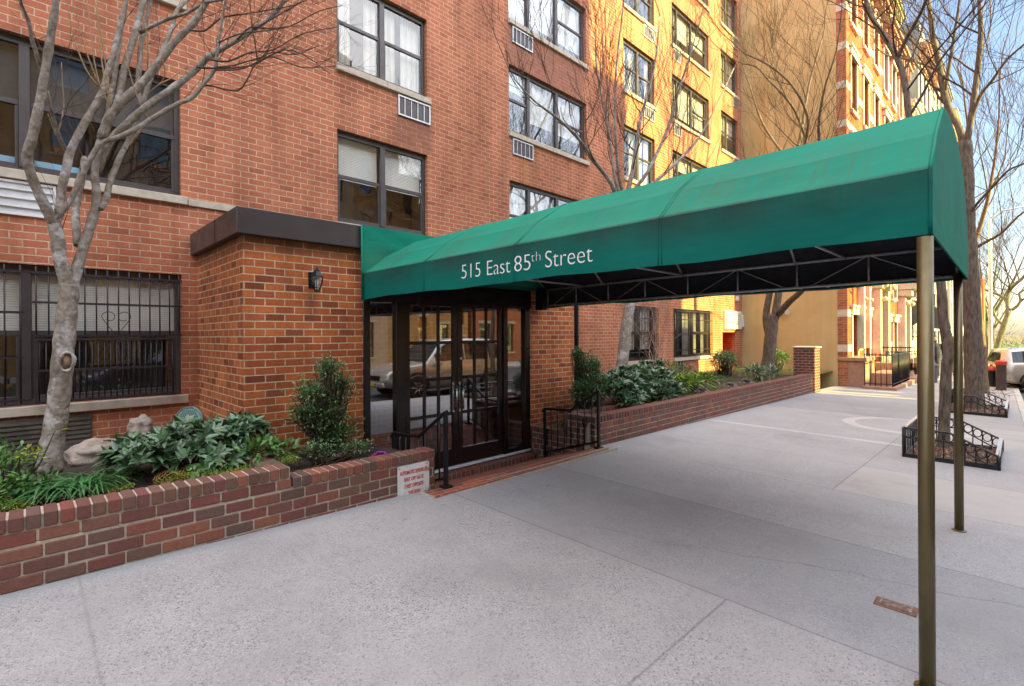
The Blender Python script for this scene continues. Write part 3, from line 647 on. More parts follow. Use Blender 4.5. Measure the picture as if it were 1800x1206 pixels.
mb = MB(); brick_run(mb, 4.50, 5.45, -1.42, -2.0, 2.865, .0875, rng=rng, axis='y')
tag(mb.build('retaining_wall', [M['lowbrick'], M['mortar']], bevel=.006), 'low brick return wall down beside the door ramp behind the sprinkler sign', 'retaining wall')
mb = MB(); brick_run(mb, 5.84, 16.55, -1.185, -1.82, 4.28, .088, L=.15, rng=rng)
brick_run(mb, 4.49, 4.80, -1.187, -1.9, 5.842, .088, L=.15, rng=rng, axis='y')
brick_run(mb, 6.06, 7.6, -1.19, -1.6, 4.78, .088, L=.15, rng=rng)
rw = mb.build('planter_wall', [M['lowbrick'], M['mortar']], bevel=.005)
tag(rw, 'long low brown brick planter wall running from the door ramp to the brick pier', 'planter wall', 'low brick planter walls')
mb = MB(); brick_run(mb, 4.82, 5.56, -1.47, -2.05, 5.88, .088, L=.15, rng=rng, axis='y')
tag(mb.build('planter_wall', [M['lowbrick'], M['mortar']], bevel=.005), 'short dark brick planter wall beside the right door jamb behind the iron railing', 'planter wall', 'low brick planter walls')
pier = empty('brick_pier', (16.85, 4.5, -1.75), 'square brick pier with a pale cap at the far end of the long planter', 'brick pier')
mb = MB(); mb.box(16.56,17.12,4.24,4.80,-2.1,-.44); part('shaft', mb, M['pillar'], pier)
mb = MB(); mb.box(16.52,17.16,4.20,4.84,-.437,-.39); part('cap', mb, M['stone'], pier, .008)
# soil beds
def bed(name, x0, x1, y0, y1, z, seed, amp=.03):
    mb = MB(); nx, ny = int((x1-x0)/.12)+2, int((y1-y0)/.12)+2
    mb.smooth = True
    for i in range(nx):
        for j in range(ny):
            x, y = x0+(x1-x0)*i/(nx-1), y0+(y1-y0)*j/(ny-1)
            mb.v.append((x, y, z+amp*mnoise.noise(Vector((x*2.1, y*2.1, seed)))+.4*amp*mnoise.noise(Vector((x*8, y*8, seed)))))
    for i in range(nx-1):
        for j in range(ny-1): mb.face([i*ny+j, (i+1)*ny+j, (i+1)*ny+j+1, i*ny+j+1])
    return tag(mb.build(name, M['soil']), kind='structure')
bed('soil', -3, 1.62, 4.46, BY, -1.19, 1); bed('soil', 1.6, 2.95, 4.46, VY, -1.27, 2)
bed('soil', 7.0, 19.6, 4.46, BY, -1.28, 3); bed('soil', 6.06, 7.05, 4.7, VY, -1.54, 4, .02); bed('soil', 6.06, 7.05, 4.46, 4.82, -1.27, 5, .02)
# sprinkler sign
def text_mesh(s, size, mat, name, parent, M4, extr=.0015, off=0., spacing=1., lines=1., align='LEFT'):
    cu = bpy.data.curves.new(name, 'FONT'); cu.body = s; cu.size = size; cu.extrude = extr; cu.offset = off; cu.space_character = spacing; cu.space_line = lines; cu.align_x = align
    o = bpy.data.objects.new(name+'_tmp', cu); COL.objects.link(o); dg = bpy.context.evaluated_depsgraph_get()
    me = bpy.data.meshes.new_from_object(o.evaluated_get(dg)); COL.objects.unlink(o); bpy.data.objects.remove(o); bpy.data.curves.remove(cu)
    me.transform(M4); me.materials.clear(); me.materials.append(mat); me.name = name
    q = bpy.data.objects.new(name, me); link(q, parent)
    if parent: q.matrix_parent_inverse = PW(parent).inverted()
    return q
def text_bounds(q):
    xs = [v.co.x for v in q.data.vertices]; return min(xs), max(xs)
sg = empty('sprinkler_sign', (2.79, 4.27, -1.45), 'battered white metal sign with red capitals screwed to the end of the low brick wall', 'sign')
mb = MB(); c_ = .03; sx0, sx1, sz0, sz1 = 2.605, 2.975, -1.60, -1.285
n0 = len(mb.v); out = [(sx0+c_*.3,sz0),(sx1-c_,sz0),(sx1,sz0+c_),(sx1,sz1-c_*.3),(sx1-c_*.3,sz1),(sx0+c_*.3,sz1),(sx0,sz1-c_*.3),(sx0,sz0+c_*.3)]
for y in (4.262, 4.268): mb.v += [(x, y, z) for x, z in out]
k = len(out); mb.face(list(range(k))); mb.face(list(range(2*k-1, k-1, -1)))
for i in range(k): mb.face([i, k+i, k+(i+1)%k, (i+1)%k])
g = NG('enamel_sign'); n_ = g.noise(g.pos(), 14, 5, .7); cc = g.ramp(n_, [(.34, (.28,.20,.15)), (.42, (.62,.62,.60)), (.7, (.74,.74,.73))])
M['enamel'] = g.done(cc, .45)
part('plate', mb, M['enamel'], sg)
M['redink'] = plain('worn_red_letters', (.50,.045,.03), .6, 0, .4, 60, 0)
mx = Matrix.Translation((2.79, 4.2605, -1.375))@Matrix.Rotation(R(90), 4, 'X')
for k_, ln in enumerate(('AUTOMATIC SPRINKLER', 'SHUT OFF VALVE', '7 FEET OPPOSITE', 'THIS SIGN')):
    tx = text_mesh(ln, .053, M['redink'], 'lettering', sg, Matrix.Identity(4), .0008, .0014, 1.02, 1, 'CENTER')
    if k_ == 0: a, b = text_bounds(tx); sxk = .325/(b-a)
    tx.data.transform(mx@Matrix.Translation((0, -.068*k_, 0))@Matrix.Diagonal((sxk, 1, 1, 1)))
mb = MB()
for x, z in ((sx0+.02,sz0+.02),(sx1-.03,sz1-.02),(sx0+.02,sz1-.02),(sx1-.05,sz0+.02)): mb.lathe([(.006,4.258),(.006,4.263)], (x,0,z), 8, 'y')
part('screw', mb, M['rust'], sg)
# ---------------------------------------------------------------- hand rails beside the ramp
def railing(X, label, flip):
    r = empty('handrail', (X, 4.2, gz(X, 4.2)), label, 'railing', 'iron handrails at the door ramp')
    yA, yB, yC = 4.17, 4.68, 5.2; zA, zB, zC = -.80, -1.12, -1.15
    gA, gC = gz(X, 4.2)+.02, -1.93
    mb = MB(); mb.tube([(X,yA-.01,zA+.01),(X,yA+.02,zA),(X,yB,zB),(X,yC,zC),(X,yC+.05,zC-.05)], .02, 8); part('top_rail', mb, M['iron'], r)
    for y, z, g_ in ((yA+.015, zA, gA), (yC, zC, gC+.05)):
        mb = MB(); mb.box(X-.018,X+.018,y-.018,y+.018,g_-.05,z); mb.box(X-.05,X+.05,y-.05,y+.05,g_-.05,g_+.008) if y < 4.5 else None
        part('post', mb, M['iron'], r)
    low = lambda y: gA+.09+(y-yA)/(yC-yA)*(gC+.1-gA-.09)
    mb = MB(); mb.tube([(X,yA,low(yA)),(X,yC,low(yC))], .014, 4, smooth=False); part('bottom_rail', mb, M['iron'], r)
    for i in range(1, 8):
        y = yA+(yC-yA)*i/8; zt = zA+(zB-zA)*(y-yA)/(yB-yA) if y < yB else zB+(zC-zB)*(y-yB)/(yC-yB)
        mb = MB(); mb.tube([(X,y,low(y)),(X,y,zt)], .009, 6)
        if i in (2, 5):
            zm = low(y)+.32
            for s in (-1, 1):
                mb.tube([(X,y+s*(.012+.035*math.sin(math.pi*t/8)),zm-.07+.14*t/8) for t in range(9)], .006, 4)
                mb.tube([(X+s*(.012+.035*math.sin(math.pi*t/8)),y,zm-.07+.14*t/8) for t in range(9)], .006, 4)
        part('baluster', mb, M['iron'], r)
    return r
railing(3.13, 'black iron handrail beside the sprinkler sign at the left of the door ramp', 1)
railing(5.80, 'black iron handrail at the right of the door ramp beside the long planter', -1)
# ---------------------------------------------------------------- canopy
can = empty('entrance_canopy', (4.4, 3, -1.7), 'long green canvas entrance canopy with white address lettering, on two bronze posts', 'canopy')
def canvas_mat():
    g = NG('canopy_canvas'); pos = g.pos(); P = g.xyz(pos)
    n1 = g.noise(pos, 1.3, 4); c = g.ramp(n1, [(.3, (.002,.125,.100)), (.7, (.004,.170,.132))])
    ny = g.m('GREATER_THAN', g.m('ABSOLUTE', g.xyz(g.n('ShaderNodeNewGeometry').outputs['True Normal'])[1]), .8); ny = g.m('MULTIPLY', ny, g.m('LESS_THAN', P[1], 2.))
    c = g.mix(g.m('MULTIPLY', g.m('MAXIMUM', g.mr(P[2], .745, .762), ny), g.mr(n1, .25, .7, .55, .95)), c, (.012,.27,.175,1))  # top facets and street end coloured lighter, standing in for light on them
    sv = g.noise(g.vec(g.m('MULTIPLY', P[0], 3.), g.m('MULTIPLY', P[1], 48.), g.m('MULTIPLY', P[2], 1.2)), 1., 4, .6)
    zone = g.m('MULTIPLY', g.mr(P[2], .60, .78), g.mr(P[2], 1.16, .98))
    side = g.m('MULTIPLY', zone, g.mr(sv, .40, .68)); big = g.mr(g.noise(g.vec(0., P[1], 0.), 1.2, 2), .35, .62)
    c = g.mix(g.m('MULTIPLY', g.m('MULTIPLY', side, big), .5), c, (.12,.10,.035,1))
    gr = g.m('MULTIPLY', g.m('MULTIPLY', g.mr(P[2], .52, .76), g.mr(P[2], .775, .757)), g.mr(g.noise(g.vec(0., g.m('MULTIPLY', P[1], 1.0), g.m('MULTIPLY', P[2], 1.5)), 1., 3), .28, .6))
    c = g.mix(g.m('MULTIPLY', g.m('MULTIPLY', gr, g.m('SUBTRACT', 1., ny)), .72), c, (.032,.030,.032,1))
    sp = g.m('MULTIPLY', g.mr(g.vor(pos, 9.), .035, .015), g.mr(g.noise(pos, 2.), .5, .6)); c = g.mix(g.m('MULTIPLY', sp, .5), c, (.40,.5,.42,1))
    wv = g.noise(g.vec(g.m('MULTIPLY', P[0], .9), g.m('MULTIPLY', P[1], .9), g.m('MULTIPLY', P[2], 2.)), 1.6, 3)
    g.bump(g.m('ADD', g.noise(pos, 420, 2), g.m('MULTIPLY', wv, 22.)), .35, .0035)
    m = g.done(c, .72, 0, .14)
    tr = g.n('ShaderNodeBsdfTranslucent'); g.set(tr.inputs[0], c); mx = g.n('ShaderNodeMixShader'); mx.inputs[0].default_value = .12
    g.nt.links.new(g.bs.outputs[0], mx.inputs[1]); g.nt.links.new(tr.outputs[0], mx.inputs[2]); g.nt.links.new(mx.outputs[0], g.out.inputs[0])
    return m
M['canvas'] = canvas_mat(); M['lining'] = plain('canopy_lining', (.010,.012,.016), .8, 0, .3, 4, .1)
YS, YE = .29, 5.52
def edges(Y):
    t = (Y-.3)/(5.55-.3); return 2.95+(2.905-2.95)*t, 5.72+(6.2-5.72)*t
ZB = .445
H_ = [(0,ZB),(0,.52),(0,.60),(0,.68),(0,.748),(.046,.865),(.092,.982),(.155,1.10),(.218,1.212),(.34,1.268)]
PROF = H_+[(.5,1.292)]+[(1-s, z) for s, z in H_[::-1] if z > .7 or z in (ZB, .60)]
def cpt(k, Y, ins=0.):
    a, b = edges(Y); s, z = PROF[k]; wv = 0
    if 4 < k < 16: wv = -.034*math.sin(math.pi*(((Y-YS)/1.3) % 1))*(1 if k not in (6, 8, 12, 14) else .25)
    if k in (0, len(PROF)-1): wv = .006*math.sin(Y*3.1)+.004*math.sin(Y*7.7+1)
    x = a+(b-a)*s; 
    if ins: x += ins*(1-2*s)*1.0; z -= ins*.6*(1 if k not in (0, len(PROF)-1) else -1)
    # pull folds gathered near the street corner
    if k in (1, 2, 3, 4): x += .010*math.sin(k*1.9+max(0, 1.2-Y)*9)*max(0, 1.2-Y)/1.2
    return (x, Y+.032*s*(YE-Y)/(YE-YS), z+wv)
N = 44; ys = [YS+(YE-YS)*i/N for i in range(N+1)]
mb = MB(); K = len(PROF); mb.smooth = True
for Y in ys:
    for k in range(K): mb.v.append(cpt(k, Y))
for i in range(N):
    for k in range(K-1): mb.face([i*K+k, i*K+k+1, (i+1)*K+k+1, (i+1)*K+k])
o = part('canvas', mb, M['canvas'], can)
for p in o.data.polygons:
    pass
me = o.data
for e in me.edges:      # keep the folded edges of the canvas crisp
    a, b = e.vertices
    if a % K == b % K and a % K in (4, 6, 8, 12, 14, 16): e.use_edge_sharp = True
# street end: flat panel in the arch, and piping round it
mb = MB(); pts = [cpt(k, YS) for k in range(K)]; cx = sum(edges(YS))/2
mb.v += [(x, y-.012, z) for x, y, z in pts]+[(x, y-.004, z) for x, y, z in pts]
mb.face(list(range(K))); mb.face(list(range(2*K-1, K-1, -1)))
for i in range(K): mb.face([i, K+i, K+(i+1)%K, (i+1)%K])
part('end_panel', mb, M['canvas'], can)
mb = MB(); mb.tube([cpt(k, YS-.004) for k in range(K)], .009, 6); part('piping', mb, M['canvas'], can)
mb = MB()
for yy in (1.63, 2.95, 4.25):
    for d in (-.012, .012): mb.tube([Vector(cpt(k, yy+d))+Vector((-.001, 0, .001)) for k in range(K)], .0035, 4)
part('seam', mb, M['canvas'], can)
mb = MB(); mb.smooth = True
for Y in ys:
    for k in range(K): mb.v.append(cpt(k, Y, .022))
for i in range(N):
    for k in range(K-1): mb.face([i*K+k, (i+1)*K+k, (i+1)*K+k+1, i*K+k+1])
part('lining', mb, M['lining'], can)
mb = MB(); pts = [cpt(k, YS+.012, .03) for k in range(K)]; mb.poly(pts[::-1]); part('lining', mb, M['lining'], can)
# wall panel behind the arch
mb = MB(); a, b = edges(YE); nx, nz = 40, 12; mb.smooth = True
for i in range(nx+1):
    for j in range(nz+1):
        u, v = i/nx, j/nz; x = a-.03+(b-a+.06)*u; z = .70+(1.318-.70)*v
        y = 5.476+.016*math.sin((u*2.2+v*1.2)*11)*math.sin(math.pi*v)*math.sin(math.pi*min(1, u*1.3))
        mb.v.append((x, y, z))
for i in range(nx):
    for j in range(nz): mb.face([i*(nz+1)+j, (i+1)*(nz+1)+j, (i+1)*(nz+1)+j+1, i*(nz+1)+j+1])
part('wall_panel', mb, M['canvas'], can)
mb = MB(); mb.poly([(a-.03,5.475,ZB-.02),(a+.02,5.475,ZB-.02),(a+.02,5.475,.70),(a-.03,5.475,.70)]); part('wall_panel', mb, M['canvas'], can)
mb = MB(); mb.tube([(a-.03,5.47,ZB-.02),(a-.03,5.47,1.318)], .012, 6); part('wall_bracket', mb, M['canvas'], can)
# pipe frame
P_ = M['frame_pipe']
def side(s, y, z, inset=.05):
    a, b = edges(y); return (a+inset if s == 0 else b-inset, y, z)
for s in (0, 1):
    mb = MB(); mb.tube([side(s, YS+.09, ZB+.035), side(s, YE-.05, ZB+.035)], .014, 8); part('bottom_pipe', mb, P_, can)
    mb = MB(); mb.tube([side(s, YS+.09, .735), side(s, YE-.05, .735)], .016, 8); part('upper_pipe', mb, P_, can)
    n = 8; st = [YS+.09+(YE-.1-YS-.09)*i/n for i in range(n+1)]
    for y in st: mb = MB(); mb.tube([side(s, y, ZB+.035), side(s, y, .735)], .010, 6); part('upright', mb, P_, can)
    mb = MB()
    for i in range(0, n, 2):
        y0, y1 = st[i], st[i+1]; ym = (y0+y1)/2
        mb = MB(); mb.tube([side(s, y0+.2*(y1-y0), ZB+.04), side(s, y1, .735), side(s, st[min(i+2, n)]-.2*(y1-y0), ZB+.04)], .006, 5); part('brace', mb, P_, can)
    mb = MB()
    pts = []
    for i in range(61):
        y = YS+.14+(YE-YS-.21)*i/60; q = Vector(side(s, y, ZB+.035)); pts.append(q+Vector(((.02 if s == 0 else -.02)*math.cos(i*2.1), 0, .02*math.sin(i*2.1))))
    mb.tube(pts, .0035, 4); part('lacing', mb, M['galv'], can)
for y in (YS+.05, 1.63, 2.95, 4.25, YE-.06):
    mb = MB(); mb.tube([Vector(cpt(k, y, .04)) for k in range(4, 17)], .014, 6); part('hoop', mb, P_, can)
for y in (2.95, 4.6, 1.2):
    mb = MB(); mb.tube([side(0, y, .735), side(1, y, .735)], .014, 6); part('cross_pipe', mb, P_, can)
for s, pxx in ((0, 2.965), (1, 5.63)):
    mb = MB(); yy = .308 if s == 0 else .372; g_ = gz(pxx, yy)
    mb.tube([(pxx, yy, g_-.02), (pxx, yy, ZB-.004 if s == 0 else .50)], .031, 20); p_ = part('pole', mb, M['bronze'], can)
    mb = MB(); mb.lathe([(.05,0),(.05,.006),(.034,.012)], (pxx, yy, g_), 20); part('base_flange', mb, M['bronze'], p_)
mb = MB(); mb.box(5.93,6.03,5.35,5.5,.40,.75); part('wall_bracket', mb, M['iron'], can)
# lettering on the near valance
M['letter'] = plain('white_lettering', (.80,.80,.80), .6, 0, .06, 20, 0)
E0, E1 = Vector((edges(4.45)[0], 4.45, 0)), Vector((edges(2.2)[0], 2.2, 0))
def val(px):
    t, _ = ray(px, 500); a0 = Vector((edges(YE)[0], YE, 0)); a1 = Vector((edges(YS)[0], YS, 0)); d = a1-a0
    rt_ = lambda p: (SA*p.x-CA*p.y)-t*(CA*p.x+SA*p.y); f0, f1 = rt_(a0), rt_(a1); return a0+d*(f0/(f0-f1))
zb = .525
for wrd, px0, px1, size, dz in (('515', 812, 845, .192, 0), ('East', 857, 898, .192, 0), ('85', 905, 933, .192, 0), ('th', 934.5, 950.5, .115, .062), ('Street', 959, 1043, .192, 0)):
    pA, pB = val(px0), val(px1); ex = (pB-pA).normalized(); ez = Vector((0,0,1)); en = ex.cross(ez)
    t_ = text_mesh(wrd, size, M['letter'], 'lettering', can, Matrix.Identity(4), .001, -.0032, 1.0); a, b = text_bounds(t_)
    Mx = Matrix(((ex.x, 0, en.x, pA.x), (ex.y, 0, en.y, pA.y), (0, 1, 0, zb+dz), (0,0,0,1)))
    t_.data.transform(Mx@Matrix.Translation((0, 0, .0035))@Matrix.Diagonal(((pB-pA).length/(b-a), 1., 1, 1))@Matrix.Translation((-a, 0, 0)))
# ---------------------------------------------------------------- small things on the pavement
cv = empty('valve_cover', (3.74, .53, gz(3.7,.53)), 'small rusty cast iron cover set in the pavement beside the near canopy post', 'valve cover')
mb = MB(); zc = gz(3.74,.53)
mb.hexa([(3.675,.43,zc-.02),(3.79,.43,zc-.02),(3.79,.635,zc-.02),(3.675,.635,zc-.02),(3.675,.43,zc+.010),(3.79,.43,zc+.010),(3.79,.635,zc+.010),(3.675,.635,zc+.010)]); part('rim', mb, M['rust'], cv, .004)
mb = MB(); mb.box(3.695,3.77,.455,.61,zc,zc+.014)
for i in range(5): mb.box(3.70+i*.014,3.706+i*.014,.465,.60,zc+.010,zc+.018)
part('lid', mb, plain('worn_iron_lid', (.34,.25,.21), .6, .5, .4, 40, .4), cv)
# ---------------------------------------------------------------- trees
def sway(p, k, rng): return p+Vector((rng.uniform(-k,k), rng.uniform(-k,k), rng.uniform(-k,k)))
class Budget: n = 0
def grow(mb, p, d, L, r, depth, rng, up=.12, kids=(2, 3), spread=.75, n=4, minr=.0035):
    seg = 3; pts = [p]; dd = d.normalized()
    for i in range(seg):
        dd = (dd+Vector((rng.uniform(-.22,.22), rng.uniform(-.22,.22), rng.uniform(-.15,.22)+up*.5))).normalized(); pts.append(pts[-1]+dd*(L/seg))
    r1 = max(minr, r*.62); mb.tube(pts, [r+(r1-r)*i/seg for i in range(seg+1)], n if r > .012 else 3, cap=False); Budget.n += 1
    if depth <= 0: return
    for _ in range(rng.randint(*kids)):
        t = rng.uniform(.35, 1); i = min(seg-1, int(t*seg)); q = pts[i].lerp(pts[i+1], t*seg-i)
        nd = (dd+Vector((rng.uniform(-1,1), rng.uniform(-1,1), rng.uniform(-.6,.9)))*spread+Vector((0,0,up))).normalized()
        grow(mb, q, nd, L*rng.uniform(.62,1.0), max(minr, r1*rng.uniform(.5,.75)), depth-1, rng, up, kids, spread, n, minr)
    grow(mb, pts[-1], (dd+Vector((rng.uniform(-.3,.3), rng.uniform(-.3,.3), up))).normalized(), L*.88, r1, depth-1, rng, up, kids, spread, n, minr)
def smooth_path(P, Rr, k=3):
    out, rr = [], []
    for i in range(len(P)-1):
        p0, p1, p2, p3 = P[max(i-1,0)], P[i], P[i+1], P[min(i+2,len(P)-1)]
        for j in range(k):
            t = j/k
            out.append(.5*((2*p1)+(p2-p0)*t+(2*p0-5*p1+4*p2-p3)*t*t+(3*p1-p0-3*p2+p3)*t**3)); rr.append(Rr[i]+(Rr[i+1]-Rr[i])*t)
    out.append(P[-1]); rr.append(Rr[-1]); return out, rr
def trace(pix, Y0, Y1, r0, r1, rscale=1.):
    """limb seen along these photo points, set at its own distance from the building"""
    n = len(pix); P = []; Rr = []
    for i, q in enumerate(pix):
        t = i/(n-1); p = onY(q[0], q[1], Y0+(Y1-Y0)*t); P.append(p)
        Rr.append((q[2] if len(q) > 2 else r0+(r1-r0)*t)*dep(p)/F*rscale/math.sqrt(1+ray(q[0], q[1])[0]**2))
    return P, Rr
BK1 = bark_mat('smooth_pale_bark', (.13,.098,.072), (.33,.285,.24), 20, 1.0, .8, (.43,.41,.385,1))
BK2 = bark_mat('grey_furrowed_bark', (.055,.042,.032), (.21,.165,.125), 24, 1.0, .25)
BK3 = bark_mat('brown_bark', (.10,.068,.045), (.24,.165,.105), 16, .8, .4)
BK4 = bark_mat('mossy_bark', (.10,.09,.05), (.24,.22,.13), 14, .7, .4)
TW = bark_mat('dark_twig_bark', (.060,.040,.032), (.13,.088,.066), 30, .2, .6)
SPR = plain('pale_sprout_bark', (.45,.32,.18), .7, 0, .15, 10, 0)
rng = random.Random(3)
t1 = empty('multi_stem_tree', onY(86, 806, 5.55), 'bare pale barked multi stem tree with a knot hole, growing in the left planter', 'tree', 'bare trees')
mb = MB(); TY = 5.55
P, Rr = trace([(84,830,34),(88,800,30),(94,765,27),(100,730,26.5),(105,690,25.5),(109,650,25.5),(112,612,25),(115,580,24.5),(118,545,23.5),(121,520,23),(122,500,22)], TY, TY, 0, 0, .82)
p2, r2_ = smooth_path(P, Rr); r2_ = [r*(1+.05*math.sin(i*1.7)) for i, r in enumerate(r2_)]; mb.tube(p2, r2_, 18)
# knot hole with a raised lip
kc = onY(117, 636, TY-.15); th = (kc-Vector((0,0,kc.z))); fwdv = Vector((-kc.x, -kc.y, 0)).normalized(); sd_ = Vector((0,0,1)).cross(fwdv)
mb.tube([kc+sd_*((.045+.008*math.sin(2*a))*math.cos(a))+Vector((0,0,.075*math.sin(a)))+fwdv*.0 for a in [i*2*math.pi/18 for i in range(21)]], [.013+.005*math.sin(i*1.9) for i in range(21)], 8, cap=False)
part('trunk', mb, BK1, t1)
mb = MB(); mb.ball(kc-fwdv*.02, (.036,.036,.062), 10, 6, .3, 3); part('knot', mb, BK3, t1)
LIMBS = [ # pixels, depth range, radii
 ([(121,512,17),(113,480,15),(104,448,15),(102,420,15),(95,392,14)], 5.55, 5.50),
 ([(95,395,12),(82,368,12),(66,335,11.5),(54,305,11),(47,275,11.5),(55,248,11),(66,200,10.5),(76,145,9.5),(85,90,9),(93,40,8.5),(98,0,8),(103,-70,7)], 5.5, 5.1),
 ([(74,126,5),(66,100,5),(56,68,4.6),(50,36,4.4),(38,10,4),(30,-30,3.5)], 5.3, 5.0),
 ([(97,392,10),(106,370,10),(108,335,9.5),(118,292,9.5),(124,265,9),(150,215,8.5),(178,168,8),(190,128,7.5),(205,75,6.5),(214,35,6),(222,-5,5.5),(228,-60,5)], 5.5, 5.7),
 ([(119,268,5),(108,250,4.8),(98,222,4.5),(89,190,4.2),(83,160,4)], 5.6, 5.3),
 ([(90,390,7),(117,363,6.5),(145,308,6.2),(157,283,6),(177,253,5.8),(205,242,5.6),(233,230,5.5),(265,210,5.2),(293,193,5),(318,180,4.8),(337,172,4.5),(360,145,4.2),(377,123,4),(381,100,3.4),(384,75,3.2),(390,35,2.8),(397,0,2.4),(402,-40,2)], 5.5, 4.9),
 ([(123,512,15),(133,480,12.5),(145,440,11.5),(157,402,10.8),(168,365,9.8),(169,330,8.6),(166,310,8.4),(172,265,8.8),(180,240,9)], 5.55, 5.6),
 ([(178,245,11),(190,212,10.5),(203,193,10),(215,179,9.5),(249,147,8.5),(275,115,8),(298,84,7.8),(318,62,7.2),(340,40,7),(365,0,6),(390,-40,5)], 5.6, 5.3),
 ([(205,186,8),(211,160,8),(219,119,7.5),(231,80,7),(241,45,6.5),(247,20,6),(253,-5,5.5),(258,-60,5)], 5.6, 5.9),
 ([(172,300,9),(185,262,9),(200,240,8.5),(225,216,8.2),(250,193,8),(285,168,7.5),(320,143,7),(345,122,6.6),(363,103,6),(390,86,5.5),(417,70,5),(445,52,4.6),(467,37,4.2),(485,20,3.8),(500,0,3.4),(520,-40,3)], 5.65, 5.0),
 ([(248,188,6),(244,160,6),(243,139,5.8),(246,105,5.5),(247,80,5.2),(251,60,5),(256,38,4.8),(265,0,4.4),(272,-50,4)], 5.6, 6.0),
 ([(250,184,5.5),(258,158,5.2),(268,129,5),(285,90,4.6),(302,50,4.4),(310,20,4),(324,5,3.8),(340,-10,3.5)], 5.6, 5.9),
 ([(137,432,9),(134,400,9),(133,372,9),(137,335,9.5),(145,305,9),(150,278,8)], 5.6, 6.0),
 ([(176,368,7),(186,353,7),(193,320,6.6),(203,295,6.2),(211,275,6),(222,255,5.6),(230,238,5.2),(241,212,4)], 5.55, 5.8),
 ([(186,235,8),(190,200,7.5),(199,139,7),(205,100,6.3),(211,60,5.5),(217,30,5),(222,-20,4.5)], 5.6, 5.7),
 ([(246,58,4),(275,42,4),(300,32,3.8),(330,22,3.5),(360,5,3),(392,0,2.5)], 5.8, 5.2),
]
twig_src = []; paths = []
for pix, a, b in LIMBS:
    P, Rr = trace(pix, a, b, 0, 0, .9); p2, r2_ = smooth_path(P, Rr); r2_ = [r*(1+.05*math.sin(i*1.9+a*9)+(.09 if i % 7 == 3 else 0)) for i, r in enumerate(r2_)]; paths.append((p2, r2_))
    mb = MB(); mb.tube(p2, r2_, 10); part('limb', mb, BK1, t1)
mb = MB()
for pix, a, b, r0 in [([(337,171),(360,150),(400,158),(425,155),(452,108),(480,92),(520,96),(560,80)],5.2,4.7,2.2), ([(345,118),(380,120),(425,118),(450,112),(475,98),(510,82)],5.1,4.8,2.4), ([(363,103),(400,108),(440,92),(480,88),(530,60),(590,48)],5.0,4.6,2.2),
    ([(380,118),(410,115),(445,105),(480,100),(530,118),(590,116)],4.9,4.6,1.8), ([(417,70),(440,48),(470,50),(510,46),(560,20),(600,10)],5.0,4.7,2), ([(445,52),(470,38),(510,15),(540,-5)],5,4.7,1.8), ([(377,123),(420,122),(450,110),(500,88),(540,100),(580,130)],4.9,4.5,1.8),
    ([(332,52),(360,54),(388,32),(420,26),(470,18),(520,8),(560,-10)],5.2,4.8,2.2), ([(453,110),(449,80),(442,40),(440,0)],5,4.9,1.6), ([(384,75),(420,60),(460,55),(500,50)],4.9,4.6,1.6)]:
    P, Rr = trace(pix, a, b, r0, .7); p2, r2_ = smooth_path(P, Rr); mb.tube(p2, r2_, 5)
    for i in range(3, len(p2)-1, 2):
        d = (p2[i+1]-p2[i-1]).normalized(); grow(mb, p2[i], (d+Vector((rng.uniform(-.5,.5),rng.uniform(-.5,.5),rng.uniform(-.7,.7)))).normalized(), rng.uniform(.15,.32), .0032, 2, rng, .05, (1,2), .7, 3, .0012)
for p2, r2_ in paths:
    for i in range(len(p2)//2, len(p2)-1, 3):
        if rng.random() < .55:
            d = (p2[i+1]-p2[i-1]).normalized(); grow(mb, p2[i], (d+Vector((rng.uniform(-.8,.8),rng.uniform(-.8,.8),rng.uniform(-.2,.8)))).normalized(), rng.uniform(.2,.4), .0042, 2, rng, .1, (1,2), .7, 3, .0013)
part('crown', mb, TW, t1)
mb = MB()
for pix in [[(196,190),(180,160),(168,120),(160,60),(152,-10)],[(198,188),(186,150),(178,100),(172,40),(166,-10)],[(196,186),(190,140),(182,90),(176,50),(168,0)],[(172,150),(150,120),(128,60),(120,20),(118,-10)],[(172,145),(155,100),(140,50),(132,10)],[(104,228),(112,190),(110,150),(108,110)],[(262,163),(280,148),(305,135),(335,108)],[(281,150),(290,130),(286,105)],[(258,128),(260,90),(256,40)],[(228,255),(240,235),(258,218),(262,210)],[(232,250),(246,232),(256,215)],[(98,238),(90,215),(84,200)],[(262,210),(250,190),(238,160),(226,120),(222,80)],[(60,65),(70,68),(82,62)]]:
    P, Rr = trace(pix, 5.55, 5.3, 1.7, .8); p2, r2_ = smooth_path(P, Rr); mb.tube(p2, r2_, 4)
part('sprout', mb, SPR, t1)
